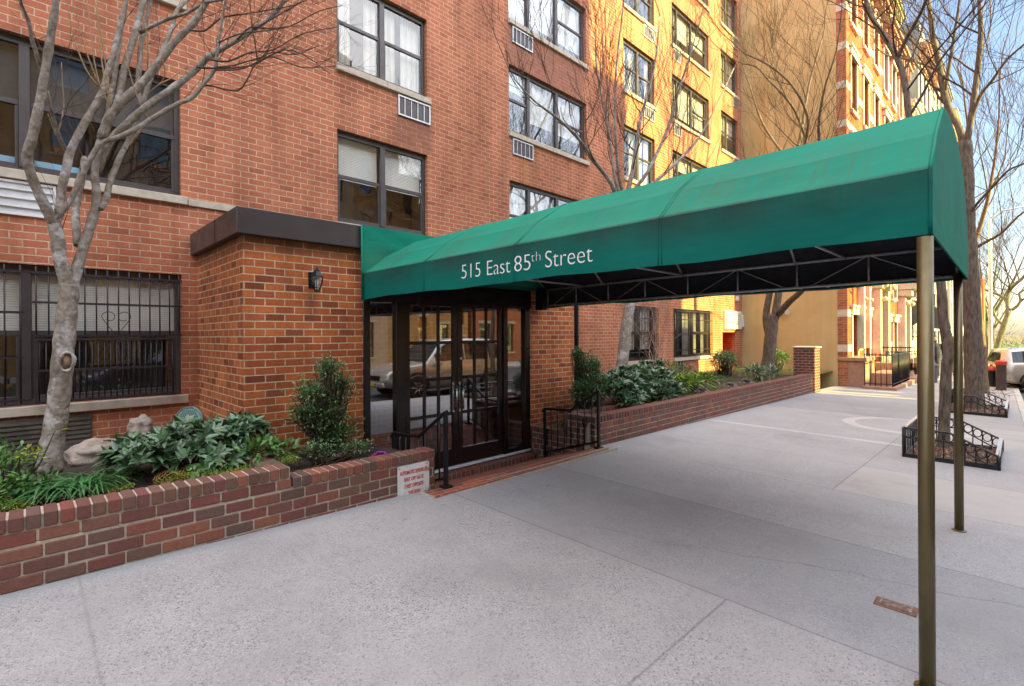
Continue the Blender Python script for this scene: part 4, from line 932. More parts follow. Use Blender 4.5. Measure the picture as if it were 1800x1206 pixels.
def street_tree(name, label, base, trunk, bark, limbs, depth, seed, rtw=None, group='bare trees', twL=1.2, kids=(2,3), up=.22, spread=.75, extra=()):
    """trunk and limbs: lists of (x,y,z,r) in world space"""
    t = empty(name, base, label, 'tree', group); rg = random.Random(seed); mb = MB()
    P, Rr = [Vector(q[:3]) for q in trunk], [q[3] for q in trunk]
    p2, r2_ = smooth_path(P, Rr); r2_ = [r*(1+.045*math.sin(i*2.3+seed)+.03*math.sin(i*.9)) for i, r in enumerate(r2_)]; mb.tube(p2, r2_, 16); part('trunk', mb, bark, t)
    mb = MB(); starts = []
    for l in limbs:
        P, Rr = [Vector(q[:3]) for q in l], [q[3] for q in l]; p2, r2_ = smooth_path(P, Rr); m2 = MB(); m2.tube(p2, r2_, 9); part('limb', m2, bark, t); n_ = len(p2)
        for i in range(max(1, n_//3), n_-1, 2):
            d = (p2[i+1]-p2[i-1]).normalized(); sdv = Vector((rg.uniform(-1,1), rg.uniform(-1,1), rg.uniform(-.1,.9)))
            grow(mb, p2[i], (d*.5+sdv).normalized(), twL*rg.uniform(.55,1), max(.006, r2_[i]*.4), depth-1, rg, up, kids, spread)
        grow(mb, p2[-1], (p2[-1]-p2[-2]).normalized(), twL, r2_[-1]*.9, depth, rg, up, kids, spread)
    part('crown', mb, TW if rtw is None else rtw, t); return t
def wp(px, py, Y, rpx):
    p = onY(px, py, Y); return (p.x, p.y, p.z, rpx*dep(p)/F/math.sqrt(1+ray(px, py)[0]**2))
# planter tree just right of the door
street_tree('planter_tree', 'slim bare tree growing among the laurels right of the door, forking behind the canopy', onY(1093,662,5.6),
 [wp(1086,672,5.6,13.44),wp(1092,650,5.6,11.20),wp(1098,600,5.6,10.08),wp(1103,560,5.6,9.52),wp(1108,530,5.6,9.24),wp(1110,490,5.6,8.96),wp(1108,440,5.6,8.40),wp(1100,390,5.6,7.84)], BK1,
 [[wp(1102,400,5.6,6.20),wp(1088,360,5.6,4.96),wp(1076,325,5.55,4.03),wp(1050,290,5.5,3.41),wp(1022,250,5.45,2.98),wp(985,212,5.4,2.48),wp(940,178,5.3,1.61),wp(905,140,5.2,0.99)],
  [wp(1102,395,5.6,4.96),wp(1092,350,5.6,3.41),wp(1080,310,5.6,2.79),wp(1074,260,5.7,2.48),wp(1064,200,5.8,2.11),wp(1050,130,5.9,1.49),wp(1046,60,6,0.93)],
  [wp(1104,395,5.6,4.96),wp(1095,340,5.6,3.10),wp(1088,310,5.6,2.73),wp(1082,240,5.5,2.48),wp(1081,160,5.4,2.11),wp(1086,90,5.3,1.61),wp(1096,10,5.2,0.99)],
  [wp(1106,390,5.6,6.20),wp(1104,340,5.6,4.96),wp(1112,300,5.6,4.03),wp(1120,250,5.7,3.41),wp(1128,200,5.8,2.85),wp(1150,120,5.9,1.98),wp(1160,30,6,1.24)],
  [wp(1106,388,5.6,5.58),wp(1112,340,5.5,3.72),wp(1140,300,5.3,3.10),wp(1172,230,5.2,2.60),wp(1190,170,5.1,2.11),wp(1215,90,5.0,1.49),wp(1235,20,4.9,0.99)],
  [wp(1108,385,5.6,5.58),wp(1130,340,5.6,3.72),wp(1185,290,5.5,2.79),wp(1230,240,5.4,2.11),wp(1262,180,5.3,1.49),wp(1290,120,5.2,0.99)]], 4, 21, twL=.75, kids=(1,3), up=.18, spread=.62)
# pavement trees: limbs lie near the plane across the street through the trunk
def wx(px, py, k, rpx):
    t, w = ray(px, py); X = TX+(k-TK)*4; d = X/(CA+SA*t); return (X, d*(SA-CA*t), w*d, rpx*d/F/math.sqrt(1+t*t))
TX, TK = 16.2, 5.6
# far planter tree, forked low down
street_tree('forked_tree', 'rough barked tree forking low down in front of the beige side wall', onY(1348,660,5.6),
 [wx(1340,672,5.6,15.91),wx(1350,640,5.6,12.24),wx(1354,600,5.6,11.63),wx(1357,570,5.6,11.02),wx(1360,552,5.6,10.40)], BK2,
 [[wx(1352,590,5.6,7.29),wx(1346,560,5.6,6.17),wx(1352,520,5.6,5.89),wx(1362,470,5.6,5.61),wx(1375,410,5.6,5.05),wx(1385,350,5.6,4.49),wx(1396,290,5.7,3.93),wx(1410,225,5.8,3.09),wx(1422,150,5.9,2.24),wx(1445,70,6,1.40)],
  [wx(1362,560,5.6,7.85),wx(1368,520,5.6,6.73),wx(1376,470,5.6,5.61),wx(1388,400,5.6,4.49),wx(1400,330,5.5,3.93),wx(1414,262,5.5,3.37),wx(1420,205,5.4,2.80),wx(1392,150,5.3,2.24),wx(1352,115,5.2,1.68),wx(1310,95,5.1,1.12)],
  [wx(1368,552,5.6,6.73),wx(1388,530,5.5,6.17),wx(1410,510,5.4,5.61),wx(1440,470,5.3,5.05),wx(1465,410,5.2,4.49),wx(1470,330,5.1,3.65),wx(1440,250,5.0,2.80),wx(1446,170,4.9,2.24),wx(1470,90,4.8,1.46),wx(1480,10,4.7,0.90)],
  [wx(1415,240,5.7,2.80),wx(1398,196,5.6,2.52),wx(1375,165,5.5,2.24),wx(1350,140,5.5,1.90),wx(1330,118,5.5,1.46),wx(1305,112,5.5,1.12)],
  [wx(1400,300,5.7,2.80),wx(1370,262,5.9,2.52),wx(1345,225,6,2.24),wx(1330,190,6.1,1.68),wx(1318,150,6.1,1.12)]], 4, 8, twL=1.25, kids=(1,3), up=.12, spread=.85)
TX, TK = 9.5, 0.83
street_tree('pavement_tree', 'slim crooked pavement tree standing in the nearer iron tree guard', (9.5,.8,gz(9.5,.8)),
 [wx(1656,812,.83,13.20),wx(1659,770,.83,11.40),wx(1660,730,.83,10.80),wx(1662,680,.83,10.50),wx(1664,640,.83,10.80),wx(1670,618,.83,11.70),wx(1665,598,.83,11.40),wx(1658,560,.83,9.60),wx(1655,510,.83,9.00),wx(1648,440,.84,8.40),wx(1636,370,.85,8.10),wx(1622,300,.87,7.80)], BK2,
 [[wx(1624,310,.87,6.76),wx(1606,240,.89,6.50),wx(1597,200,.9,6.24),wx(1590,143,.93,5.98),wx(1577,103,.95,5.72),wx(1556,66,1,5.20),wx(1537,38,1.05,4.68),wx(1522,0,1.1,4.16),wx(1508,-50,1.15,3.12)],
  [wx(1577,105,.95,4.68),wx(1592,70,.93,3.90),wx(1612,35,.9,3.38),wx(1628,0,.85,2.60),wx(1640,-50,.8,2.08)],
  [wx(1598,205,.9,3.12),wx(1625,160,.88,2.86),wx(1650,110,.84,2.39),wx(1690,60,.78,1.77),wx(1730,10,.7,1.25)]], 4, 31, twL=1.25, kids=(1,3), up=.06, spread=.75)
TX, TK = 15.6, 0.74
street_tree('pavement_tree', 'stout dark furrowed pavement tree standing in the farther iron tree guard', (15.6,.75,gz(15.6,.75)),
 [wx(1714,738,.74,24.00),wx(1713,715,.74,19.20),wx(1712,670,.74,18.00),wx(1711,620,.74,17.60),wx(1709,560,.74,17.20),wx(1706,500,.74,16.80),wx(1702,430,.74,16.00),wx(1699,370,.74,15.20),wx(1697,300,.75,15.20),wx(1694,250,.76,16.00)], BK2,
 [[wx(1696,265,.75,8.25),wx(1686,225,.78,7.15),wx(1672,200,.8,6.60),wx(1660,165,.82,6.60),wx(1650,110,.84,6.05),wx(1641,70,.86,4.95),wx(1634,20,.88,4.12),wx(1630,-40,.9,3.30)],
  [wx(1696,268,.75,7.70),wx(1704,225,.74,6.60),wx(1712,170,.73,6.05),wx(1720,110,.72,5.78),wx(1724,60,.71,5.23),wx(1722,0,.7,4.40),wx(1724,-50,.7,3.30)],
  [wx(1706,215,.74,3.85),wx(1722,170,.71,3.58),wx(1745,140,.68,3.30),wx(1770,105,.64,2.75),wx(1800,78,.6,2.20),wx(1840,40,.5,1.65)],
  [wx(1660,168,.82,3.85),wx(1668,120,.8,3.58),wx(1676,70,.78,3.30),wx(1684,20,.76,2.75),wx(1690,-30,.74,2.20)],
  [wx(1698,390,.74,3.30),wx(1716,360,.7,3.03),wx(1748,325,.64,2.75),wx(1772,300,.6,2.48),wx(1800,288,.55,2.20),wx(1850,270,.45,1.65)],
  [wx(1666,140,.8,3.30),wx(1640,120,.9,2.75),wx(1600,106,1.1,2.20),wx(1560,98,1.3,1.65)]], 4, 17, twL=1.6, kids=(1,3), up=.05, spread=.75)
TX, TK = 21, 0.83
street_tree('pavement_tree', 'sunlit orange brown pavement tree with a bulging trunk behind the two guarded ones', (21,.85,gz(21,.85)),
 [wx(1730,702,.83,16.32),wx(1728,688,.83,12.24),wx(1726,660,.83,11.22),wx(1725,625,.83,10.88),wx(1722,600,.83,11.56),wx(1720,580,.83,10.88),wx(1716,545,.83,10.20),wx(1714,510,.83,10.88),wx(1711,490,.83,10.20),wx(1709,450,.83,8.84),wx(1705,425,.83,8.84)], BK3,
 [[wx(1710,432,.83,5.40),wx(1702,405,.85,4.80),wx(1704,370,.85,4.20),wx(1700,320,.86,3.60),wx(1704,270,.87,3.00),wx(1700,210,.88,2.40)],
  [wx(1711,430,.83,5.40),wx(1722,400,.82,4.50),wx(1734,360,.8,3.90),wx(1742,320,.79,3.30),wx(1750,270,.77,2.70),wx(1756,210,.75,2.04)],
  [wx(1712,438,.83,4.20),wx(1728,428,.8,3.60),wx(1760,410,.75,3.00),wx(1790,380,.7,2.40),wx(1820,360,.65,1.80)]], 4, 41, twL=1.9, kids=(1,3), up=.15, spread=.85)
TX, TK = 38, 1
street_tree('far_tree', 'mossy crooked tree with curling limbs far along the kerb behind the street sign', (38,.9,gz(38,.9)),
 [wx(1748,648,1.0,7.00),wx(1749,630,1.0,5.95),wx(1754,605,1.0,5.60),wx(1762,580,1.0,5.60),wx(1768,562,1.0,5.25),wx(1773,546,1.0,4.90)], BK4,
 [[wx(1773,550,1.0,4.80),wx(1771,530,1.05,4.16),wx(1774,512,1.1,4.00),wx(1784,500,1.0,3.60),wx(1796,490,.95,3.20),wx(1812,470,.9,2.40)],
  [wx(1771,535,1.05,3.60),wx(1765,524,1.1,3.20),wx(1752,517,1.2,2.88),wx(1738,512,1.3,2.56),wx(1726,504,1.4,2.08),wx(1720,494,1.5,1.60)],
  [wx(1764,572,1.0,3.20),wx(1752,560,1.1,2.72),wx(1746,545,1.2,2.40),wx(1752,533,1.2,2.08),wx(1760,520,1.2,1.60)],
  [wx(1778,545,1.0,3.68),wx(1788,538,1.0,3.20),wx(1794,528,1.0,2.88),wx(1792,516,1.0,2.56),wx(1800,510,1.0,2.08)]], 4, 51, twL=2.2, kids=(2,3), up=.05, spread=1.0)
# more bare trees farther along and in the park at the end of the street
for i, (x, y, h, sd_i, lab) in enumerate([(47,1.6,9,61,'bare street tree between the mossy tree and the park, nearest the house fronts'),(58,-11.6,10,62,'tall bare tree on the far pavement beyond the parked estate car'),(84,-5,11,63,'bare park tree at the end of the street, right of the sign post'),(92,2.5,10,64,'bare park tree at the end of the street beside the last grey house'),(33,-11.6,11,65,'bare tree on the opposite pavement whose branches reach in at the right edge'),(110,-12,12,66,'farthest bare park tree at the right edge of the view')]):
    z = gz(x, y)-.05; rg = random.Random(sd_i)
    tr = [(x,y,z,.22),(x+.1,y,z+h*.12,.17),(x-.05,y+.1,z+h*.25,.15),(x+.1,y,z+h*.34,.14)]
    lim = []
    for k in range(4):
        a = k*1.6+sd_i; dx, dy = math.cos(a), math.sin(a)
        lim.append([(x+.1,y,z+h*.32,.10),(x+dx*h*.08,y+dy*h*.08,z+h*.48,.075),(x+dx*h*.15,y+dy*h*.15,z+h*.64,.055),(x+dx*h*.2,y+dy*h*.2,z+h*.78,.035)])
    street_tree('street_tree', lab, (x,y,z), tr, BK3 if i % 2 else BK4, lim, 3, sd_i, twL=h*.16, kids=(2,3), up=.15, spread=.9)
# ---------------------------------------------------------------- plants
def leafmat(name, cols, rough=.4, trans=.15, spec=.5): return island_mat(name, cols, rough, 0, 50, .2, spec, trans, 25)
LM_DARK = leafmat('dark_laurel_leaf', [(0.032,0.081,0.032),(0.063,0.135,0.054),(0.090,0.180,0.081),(0.135,0.207,0.126)], .28, .08, .75)
LM_MID = leafmat('shrub_leaf', [(0.045,0.108,0.027),(0.090,0.207,0.045),(0.144,0.306,0.063)], .4)
LM_BOX = leafmat('boxwood_leaf', [(0.029,0.068,0.025),(0.063,0.144,0.043),(0.108,0.225,0.072),(0.153,0.270,0.099)], .35, .1, .6)
LM_LIME = leafmat('lime_leaf', [(.08,.17,.02),(.14,.25,.025),(.20,.31,.035)], .45)
LM_YEL = leafmat('yellow_leaf', [(.20,.24,.015),(.32,.32,.02),(.12,.20,.02)], .5)
LM_GRASS = leafmat('strap_leaf', [(0.032,0.108,0.029),(0.054,0.180,0.050),(0.090,0.252,0.090)], .35)
LM_MOSS = leafmat('moss', [(0.099,0.153,0.018),(0.198,0.252,0.022),(0.306,0.342,0.027),(0.126,0.180,0.036)], .9, .05, .2)
LM_CAB = leafmat('cabbage_leaf', [(.30,.16,.22),(.42,.28,.33),(.12,.16,.10),(.5,.4,.42)], .55)
LM_TAN = leafmat('dry_leaf', [(.20,.11,.05),(.30,.17,.08),(.13,.07,.035),(.36,.24,.13)], .8)
STEM = plain('shrub_stem', (.06,.042,.028), .8, 0, .25, 20, .2)
def rdir(rg):
    z = rg.uniform(-1, 1); t = rg.uniform(0, 2*math.pi); q = math.sqrt(1-z*z); return Vector((q*math.cos(t), q*math.sin(t), z))
def shrub(name, label, blobs, mat, L, Wd, n, seed, group=None, mode='leaf', base=None, cat='shrub', dense=.5, up=.35, droop=.15, rag=.30):
    """blobs: ellipsoids (centre, radii) that make up the foliage"""
    rg = random.Random(seed); b0 = Vector(blobs[0][0]); base = Vector(base) if base else Vector((b0.x, b0.y, b0.z-blobs[0][1][2]))
    t = empty(name, base, label, cat, group); mb = MB(); st = MB(); vols = [r[0]*r[1]+r[1]*r[2] for _, r in blobs]; tot = sum(vols)
    for (c, r), v in zip(blobs, vols):
        c = Vector(c)
        for i in range(int(n*v/tot)):
            d = rdir(rg)
            if d.z < -.55: d.z *= -.5
            k = rg.uniform(dense, 1)**.6; k *= .88+rag*mnoise.noise(d*2.4+c*3)+rag*.5*mnoise.noise(d*6+c*5); p = c+Vector((d.x*r[0], d.y*r[1], d.z*r[2]))*k
            if p.z < base.z+.01: p.z = base.z+rg.uniform(.01, .08)
            if mode == 'leaf':
                o = (d+rdir(rg)*.9+Vector((0,0,up))).normalized(); mb.leaf(p, o, (Vector((0,0,1))+rdir(rg)*.5).normalized(), L*rg.uniform(.6,1.15), Wd*rg.uniform(.7,1.15), 2, droop)
            else:
                ax = (d*.75+rdir(rg)*.25+Vector((0,0,.75))).normalized(); sx = ax.orthogonal().normalized(); sy = ax.cross(sx); m = rg.randint(6, 9)
                for j in range(m):
                    a = 2*math.pi*j/m+rg.uniform(-.3,.3); o = (sx*math.cos(a)+sy*math.sin(a))*rg.uniform(.6,1)+ax*rg.uniform(.35,1.1)
                    mb.leaf(p, o.normalized(), ax, L*rg.uniform(.7,1.1), Wd*rg.uniform(.8,1.1), 3, droop*1.4, .18)
            if i % 14 == 0:
                q = base+Vector((rg.uniform(-.4,.4)*r[0], rg.uniform(-.4,.4)*r[1], 0)); st.tube([q, q.lerp(p, .5)+rdir(rg)*.03, p], [.009,.006,.003], 4, cap=False)
    mb.smooth = False
    part('foliage', mb, mat, t); part('stem', st, STEM, t); return t
E_ = [(1.02,5.15,-1.00)]
shrub('laurel_shrub', 'large dark glossy whorled shrub in the left planter before the entrance block corner', [((.72,5.15,-.98),(.26,.34,.17)),((1.08,5.2,-.93),(.33,.36,.19)),((1.47,5.2,-.91),(.27,.30,.17)),((1.2,4.95,-1.04),(.36,.22,.13))], LM_DARK, .15, .042, 230, 1, None, 'whorl', (1.05,5.2,-1.2))
shrub('boxwood_shrub', 'ragged upright boxwood against the brick between the lantern and the left door frame', [((2.33,5.18,-.38),(.20,.17,.20)),((2.13,5.15,-.60),(.22,.18,.20)),((2.47,5.2,-.60),(.22,.18,.24)),((2.27,5.15,-.84),(.33,.2,.24)),((2.36,5.12,-1.05),(.33,.2,.2)),((2.05,5.15,-.80),(.16,.15,.16))], LM_BOX, .036, .02, 5200, 2, None, 'leaf', (2.32,5.18,-1.28), dense=.15, rag=.8)
shrub('azalea_shrub', 'pale green leafy shrub at the left edge of the photo beside the multi stem tree', [((-.22,5.15,-.98),(.34,.35,.27)),((.0,4.95,-1.08),(.20,.25,.14)),((-.3,4.75,-1.02),(.3,.25,.14))], LM_MID, .062, .024, 1500, 3, None, 'leaf', (-.2,5.1,-1.2), dense=.3)
shrub('azalea_shrub', 'small yellow leaved sprig reaching in front of the pale tree trunk', [((.04,5.0,-.84),(.10,.12,.06)),((.18,5.22,-.73),(.07,.05,.04))], LM_YEL, .05, .022, 60, 33, None, 'leaf', (-.02,5.05,-1.15), cat='shrub', dense=.2)
shrub('leafy_plant', 'light green broad leaved plant between the dark whorled shrub and the boxwood', [((1.50,4.78,-1.02),(.20,.15,.10)),((1.72,4.85,-1.08),(.16,.16,.11))], LM_MID, .105, .05, 130, 4, None, 'leaf', (1.55,4.85,-1.2), cat='plant', dense=.3)
shrub('leafy_plant', 'low round leaved seedling beside the pine cone on the wall edge', [((1.0,4.56,-1.07),(.16,.06,.05))], LM_MID, .07, .045, 26, 44, None, 'leaf', (1.0,4.56,-1.17), cat='plant', dense=.3)
shrub('boxwood_shrub', 'low dark shrublet with a magenta cabbage at its foot behind the lower wall step', [((2.0,4.82,-1.12),(.22,.16,.11)),((2.45,4.85,-1.16),(.3,.16,.08))], LM_BOX, .03, .017, 700, 45, None, 'leaf', (2.1,4.82,-1.28), dense=.2)
# strap leaved clump
def straps(name, label, c, rx, ry, n, L, seed, mat=LM_GRASS):
    rg = random.Random(seed); t = empty(name, c, label, 'plant'); mb = MB()
    for i in range(n):
        a = rg.uniform(0, 2*math.pi); o = Vector((c[0]+rx*rg.uniform(-1,1)*.6, c[1]+ry*rg.uniform(-1,1)*.6, c[2])); d = Vector((math.cos(a), math.sin(a), 0)); l = L*rg.uniform(.6,1.1); w_ = rg.uniform(.006,.011); lift = rg.uniform(.45,1.0)
        sdv = Vector((-d.y, d.x, 0)); b = len(mb.v); m = 6
        for k in range(m+1):
            u = k/m; p = o+d*(l*(u**1.15)*.85)+Vector((0,0,l*(lift*u-.95*u*u*lift*1.02))); ww = w_*(1-u**3)
            mb.v.append(tuple(p+sdv*ww)); mb.v.append(tuple(p-sdv*ww+Vector((0,0,.002))))
        for k in range(m): mb.face([b+2*k, b+2*k+1, b+2*k+3, b+2*k+2])
    part('foliage', mb, mat, t); return t
straps('strap_leaf_clump', 'arching dark green strap leaved clump at the foot of the pale tree', (.25,4.84,-1.12), .28, .16, 230, .40, 5)
straps('strap_leaf_clump', 'thin dark grassy tuft beside the boulders behind the strap leaved clump', (.62,5.35,-1.17), .12, .1, 60, .33, 6)
# moss and creeping cover: too many stems to count
def cover(name, x0, x1, y0, y1, z, n, mat, seed, L=.03, Wd=.022, h=.04):
    rg = random.Random(seed); mb = MB()
    for i in range(n):
        x, y = rg.uniform(x0, x1), rg.uniform(y0, y1)
        if mnoise.noise(Vector((x*2.4, y*3, seed))) < -.12: continue
        hh = h*max(0, mnoise.noise(Vector((x*3, y*3, seed+4)))+.55); p = Vector((x, y, z+hh*rg.uniform(.3,1)))
        mb.leaf(p, (rdir(rg)+Vector((0,0,.5))).normalized(), (Vector((0,0,1))+rdir(rg)*.5).normalized(), L*rg.uniform(.5,1.2), Wd*rg.uniform(.6,1.1), 1, .1)
    return tag(mb.build(name, mat), kind='stuff')
cover('moss', -.5, 1.75, 4.47, 4.95, -1.135, 8500, LM_MOSS, 7, .026, .018, .085)
cover('ground_cover', -.5, .5, 4.47, 5.0, -1.12, 450, LM_MID, 8, .035, .022, .10)
cover('ground_cover', .9, 1.75, 4.47, 4.8, -1.13, 450, LM_MID, 9, .04, .026, .08)
cover('leaf_litter', -.5, 2.9, 4.5, 6.8, -1.13, 1200, LM_TAN, 10, .05, .03, .03)
cover('ground_cover', 6.1, 6.95, 4.85, 5.5, -1.53, 1100, LM_LIME, 12, .035, .025, .10)
cover('ground_cover', 9.0, 19, 4.5, 7.2, -1.27, 6500, LM_MID, 13, .09, .04, .16)
cover('ground_cover', 7.2, 13, 4.5, 5.2, -1.26, 1800, LM_MOSS, 14, .05, .03, .06)
cover('leaf_litter', 7, 19, 4.5, 7.3, -1.26, 1500, LM_TAN, 15, .06, .035, .03)
# boulders, lamp disc, pine cone
ROCK = bark_mat('boulder_stone', (.20,.165,.13), (.42,.36,.30), 9, 1., 2.2)
def rock(c, r, seed, label):
    mb = MB(); mb.ball((0,0,0), r, 40, 26, .40, seed)
    for i_, v_ in enumerate(mb.v):
        q_ = Vector(v_)*9+Vector((seed*5,0,0)); k_ = 1+.10*abs(mnoise.noise(q_))+.05*mnoise.noise(q_*2.7)-.06*(1 if mnoise.noise(q_*.6) > .1 else 0); mb.v[i_] = (v_[0]*k_, v_[1]*k_, v_[2]*k_)
    o = mb.build('boulder', ROCK); o.location = c; tag(o, label, 'boulder'); return o
rock((.50,6.25,-1.12), (.22,.2,.12), 1, 'wide pale boulder right of the tree trunk behind the strap leaved clump')
rock((.92,6.75,-1.0), (.12,.12,.14), 2, 'upright rounded pale boulder against the wall behind the dark whorled shrub')
rock((.85,6.2,-1.15), (.2,.14,.12), 3, 'low pale boulder lying between the two other boulders')
dl = empty('garden_lamp', (1.36,6.75,-1.15), 'round verdigris perforated metal disc leaning behind the dark whorled shrub', 'garden lamp')
VERD = plain('verdigris', (.16,.26,.23), .6, .4, .3, 20, .2)
Mt = Matrix.Translation((1.36,6.75,-.97))@Matrix.Rotation(R(-42), 4, 'Z')@Matrix.Rotation(R(74), 4, 'X')
mb = MB(); mb.lathe([(.165,-.03),(.165,0),(.15,.012),(.14,.004)], (0,0,0), 28); mb.v = [tuple(Mt@Vector(p)) for p in mb.v]; part('rim', mb, VERD, dl)
mb = MB()
for i in range(-5, 6):
    for j in range(-5, 6):
        x, y = (i+.5*(j % 2))*.024, j*.022
        if x*x+y*y < .0158: mb.lathe([(.0085,.004),(.0085,.0055)], (x, y, 0), 8)
mb.v = [tuple(Mt@Vector(p)) for p in mb.v]; part('perforation', mb, M['iron'], dl)
mb = MB(); mb.tube([(1.36,6.8,-1.25),(1.36,6.8,-1.0)], .02, 8); part('stake', mb, VERD, dl)
pc = MB(); rg = random.Random(2)
for i in range(150):
    u = i/150; a = i*2.4; r = .052*math.sin(math.pi*(.12+.8*u)); p = Vector((.70+.22*u, 4.64+r*math.cos(a), -1.10+r*math.sin(a)))
    pc.leaf(p, Vector((.55, math.cos(a), math.sin(a))), Vector((1,0,0)), .03, .03, 1, 0, .1)
tag(pc.build('pine_cone', leafmat('cone_scale', [(.30,.15,.07),(.40,.22,.11),(.22,.11,.05)], .8, 0, .2)), 'big brown pine cone lying on the moss by the wall top', 'pine cone')
def cabbage(c, r, seed, label, mat=LM_CAB, grp='ornamental cabbages in the long planter'):
    rg = random.Random(seed); mb = MB()
    for i in range(46):
        u = i/46; a = i*2.4; tilt = .25+1.1*(1-u); d = Vector((math.cos(a)*(.35+u), math.sin(a)*(.35+u), tilt*.75)).normalized()
        mb.leaf(Vector(c)+d*r*.18, d, Vector((0,0,1)), r*(.5+.6*u), r*.55, 3, .25, .35)
    return tag(mb.build('ornamental_cabbage', mat), label, 'cabbage', grp)
cabbage((10.1,4.66,-1.20), .15, 1, 'mauve cabbage nearest the lime green plants')
cabbage((11.6,4.68,-1.20), .15, 2, 'mauve cabbage in the middle of the row of three')
cabbage((12.6,4.70,-1.19), .17, 3, 'mauve cabbage farthest along the long planter')
LM_MAG = leafmat('magenta_leaf', [(.30,.03,.28),(.42,.08,.40),(.22,.05,.15)], .5)
cabbage((2.62,4.62,-1.24), .09, 4, 'small magenta cabbage behind the step in the left wall', LM_MAG, None)
cabbage((6.55,4.98,-1.47), .08, 5, 'small magenta cabbage in the short planter behind the right handrail', LM_MAG, None)
# right hand planting
shrub('boxwood_shrub', 'tall grey green boxwood right of the door between the rain pipe and the iron railing', [((6.66,5.0,-.60),(.32,.26,.34)),((6.5,4.95,-.92),(.36,.26,.28)),((6.85,5.0,-.88),(.36,.26,.30)),((6.5,4.95,-1.3),(.22,.2,.2)),((6.5,5.1,-.36),(.14,.12,.2))], LM_BOX, .036, .021, 8500, 20, None, 'leaf', (6.6,5.0,-1.5), dense=.35)
shrub('laurel_shrub', 'glossy blue green laurel next to the tall boxwood in the long planter', [((7.3,4.92,-.90),(.46,.36,.28)),((7.95,5.1,-.82),(.5,.34,.28)),((7.6,4.75,-1.08),(.6,.22,.18))], LM_DARK, .15, .048, 330, 21, None, 'whorl', (7.6,5.0,-1.27))
shrub('laurel_shrub', 'glossy blue green laurel next to the lime green plants in the long planter', [((8.75,4.95,-.90),(.55,.36,.28)),((9.3,5.4,-.80),(.5,.3,.28)),((8.9,4.75,-1.1),(.6,.2,.16))], LM_DARK, .15, .048, 330, 22, None, 'whorl', (8.8,5.0,-1.27))
shrub('lime_plant', 'bright lime green leafy plants spilling over the middle of the long planter', [((10.0,5.0,-1.04),(.55,.4,.20)),((11.0,5.1,-1.05),(.55,.4,.19))], LM_LIME, .14, .05, 520, 23, None, 'leaf', (10.4,5.0,-1.27), cat='plant', dense=.3)
shrub('leafy_plant', 'dull green feathery shrub behind the lime green plants under the barred window', [((11.3,6.2,-.86),(.5,.4,.34)),((12.4,6.3,-.98),(.5,.4,.25))], LM_MID, .08, .025, 700, 24, None, 'leaf', (11.5,6.2,-1.27), cat='plant', dense=.3)
shrub('strap_plant', 'blue green strappy plant before the forked tree', [((13.9,5.0,-1.05),(.45,.3,.2)),((15.0,4.95,-1.08),(.5,.3,.17))], LM_DARK, .22, .035, 260, 25, None, 'leaf', (14.2,5.0,-1.27), cat='plant', dense=.2)
shrub('evergreen_shrub', 'rounded dark evergreen shrub left of the forked tree', [((14.6,6.1,-.80),(.55,.45,.36)),((15.3,6.3,-.78),(.45,.4,.33))], LM_BOX, .07, .032, 1700, 26, None, 'leaf', (14.9,6.2,-1.27), dense=.4)
shrub('evergreen_shrub', 'rounded evergreen shrub with pale tips between the forked tree and the brick pier', [((17.5,5.6,-.80),(.6,.45,.30))], LM_BOX, .08, .036, 1100, 27, None, 'leaf', (17.5,5.6,-1.27), dense=.4)
bs = empty('bare_shrub', (10.9,6.2,-1.27), 'bare pale twigged shrub before the first barred window right of the door', 'shrub'); rg = random.Random(4); mb = MB()
for i in range(6): grow(mb, Vector((10.9+rg.uniform(-.12,.12),6.2,-1.28)), Vector((rg.uniform(-.35,.35),rg.uniform(-.3,.3),1)), .8, .02, 3, rg, .1, (1,2), .8, 4, .003)
part('stem', mb, plain('pale_twig', (.36,.27,.20), .8, 0, .2, 10), bs)
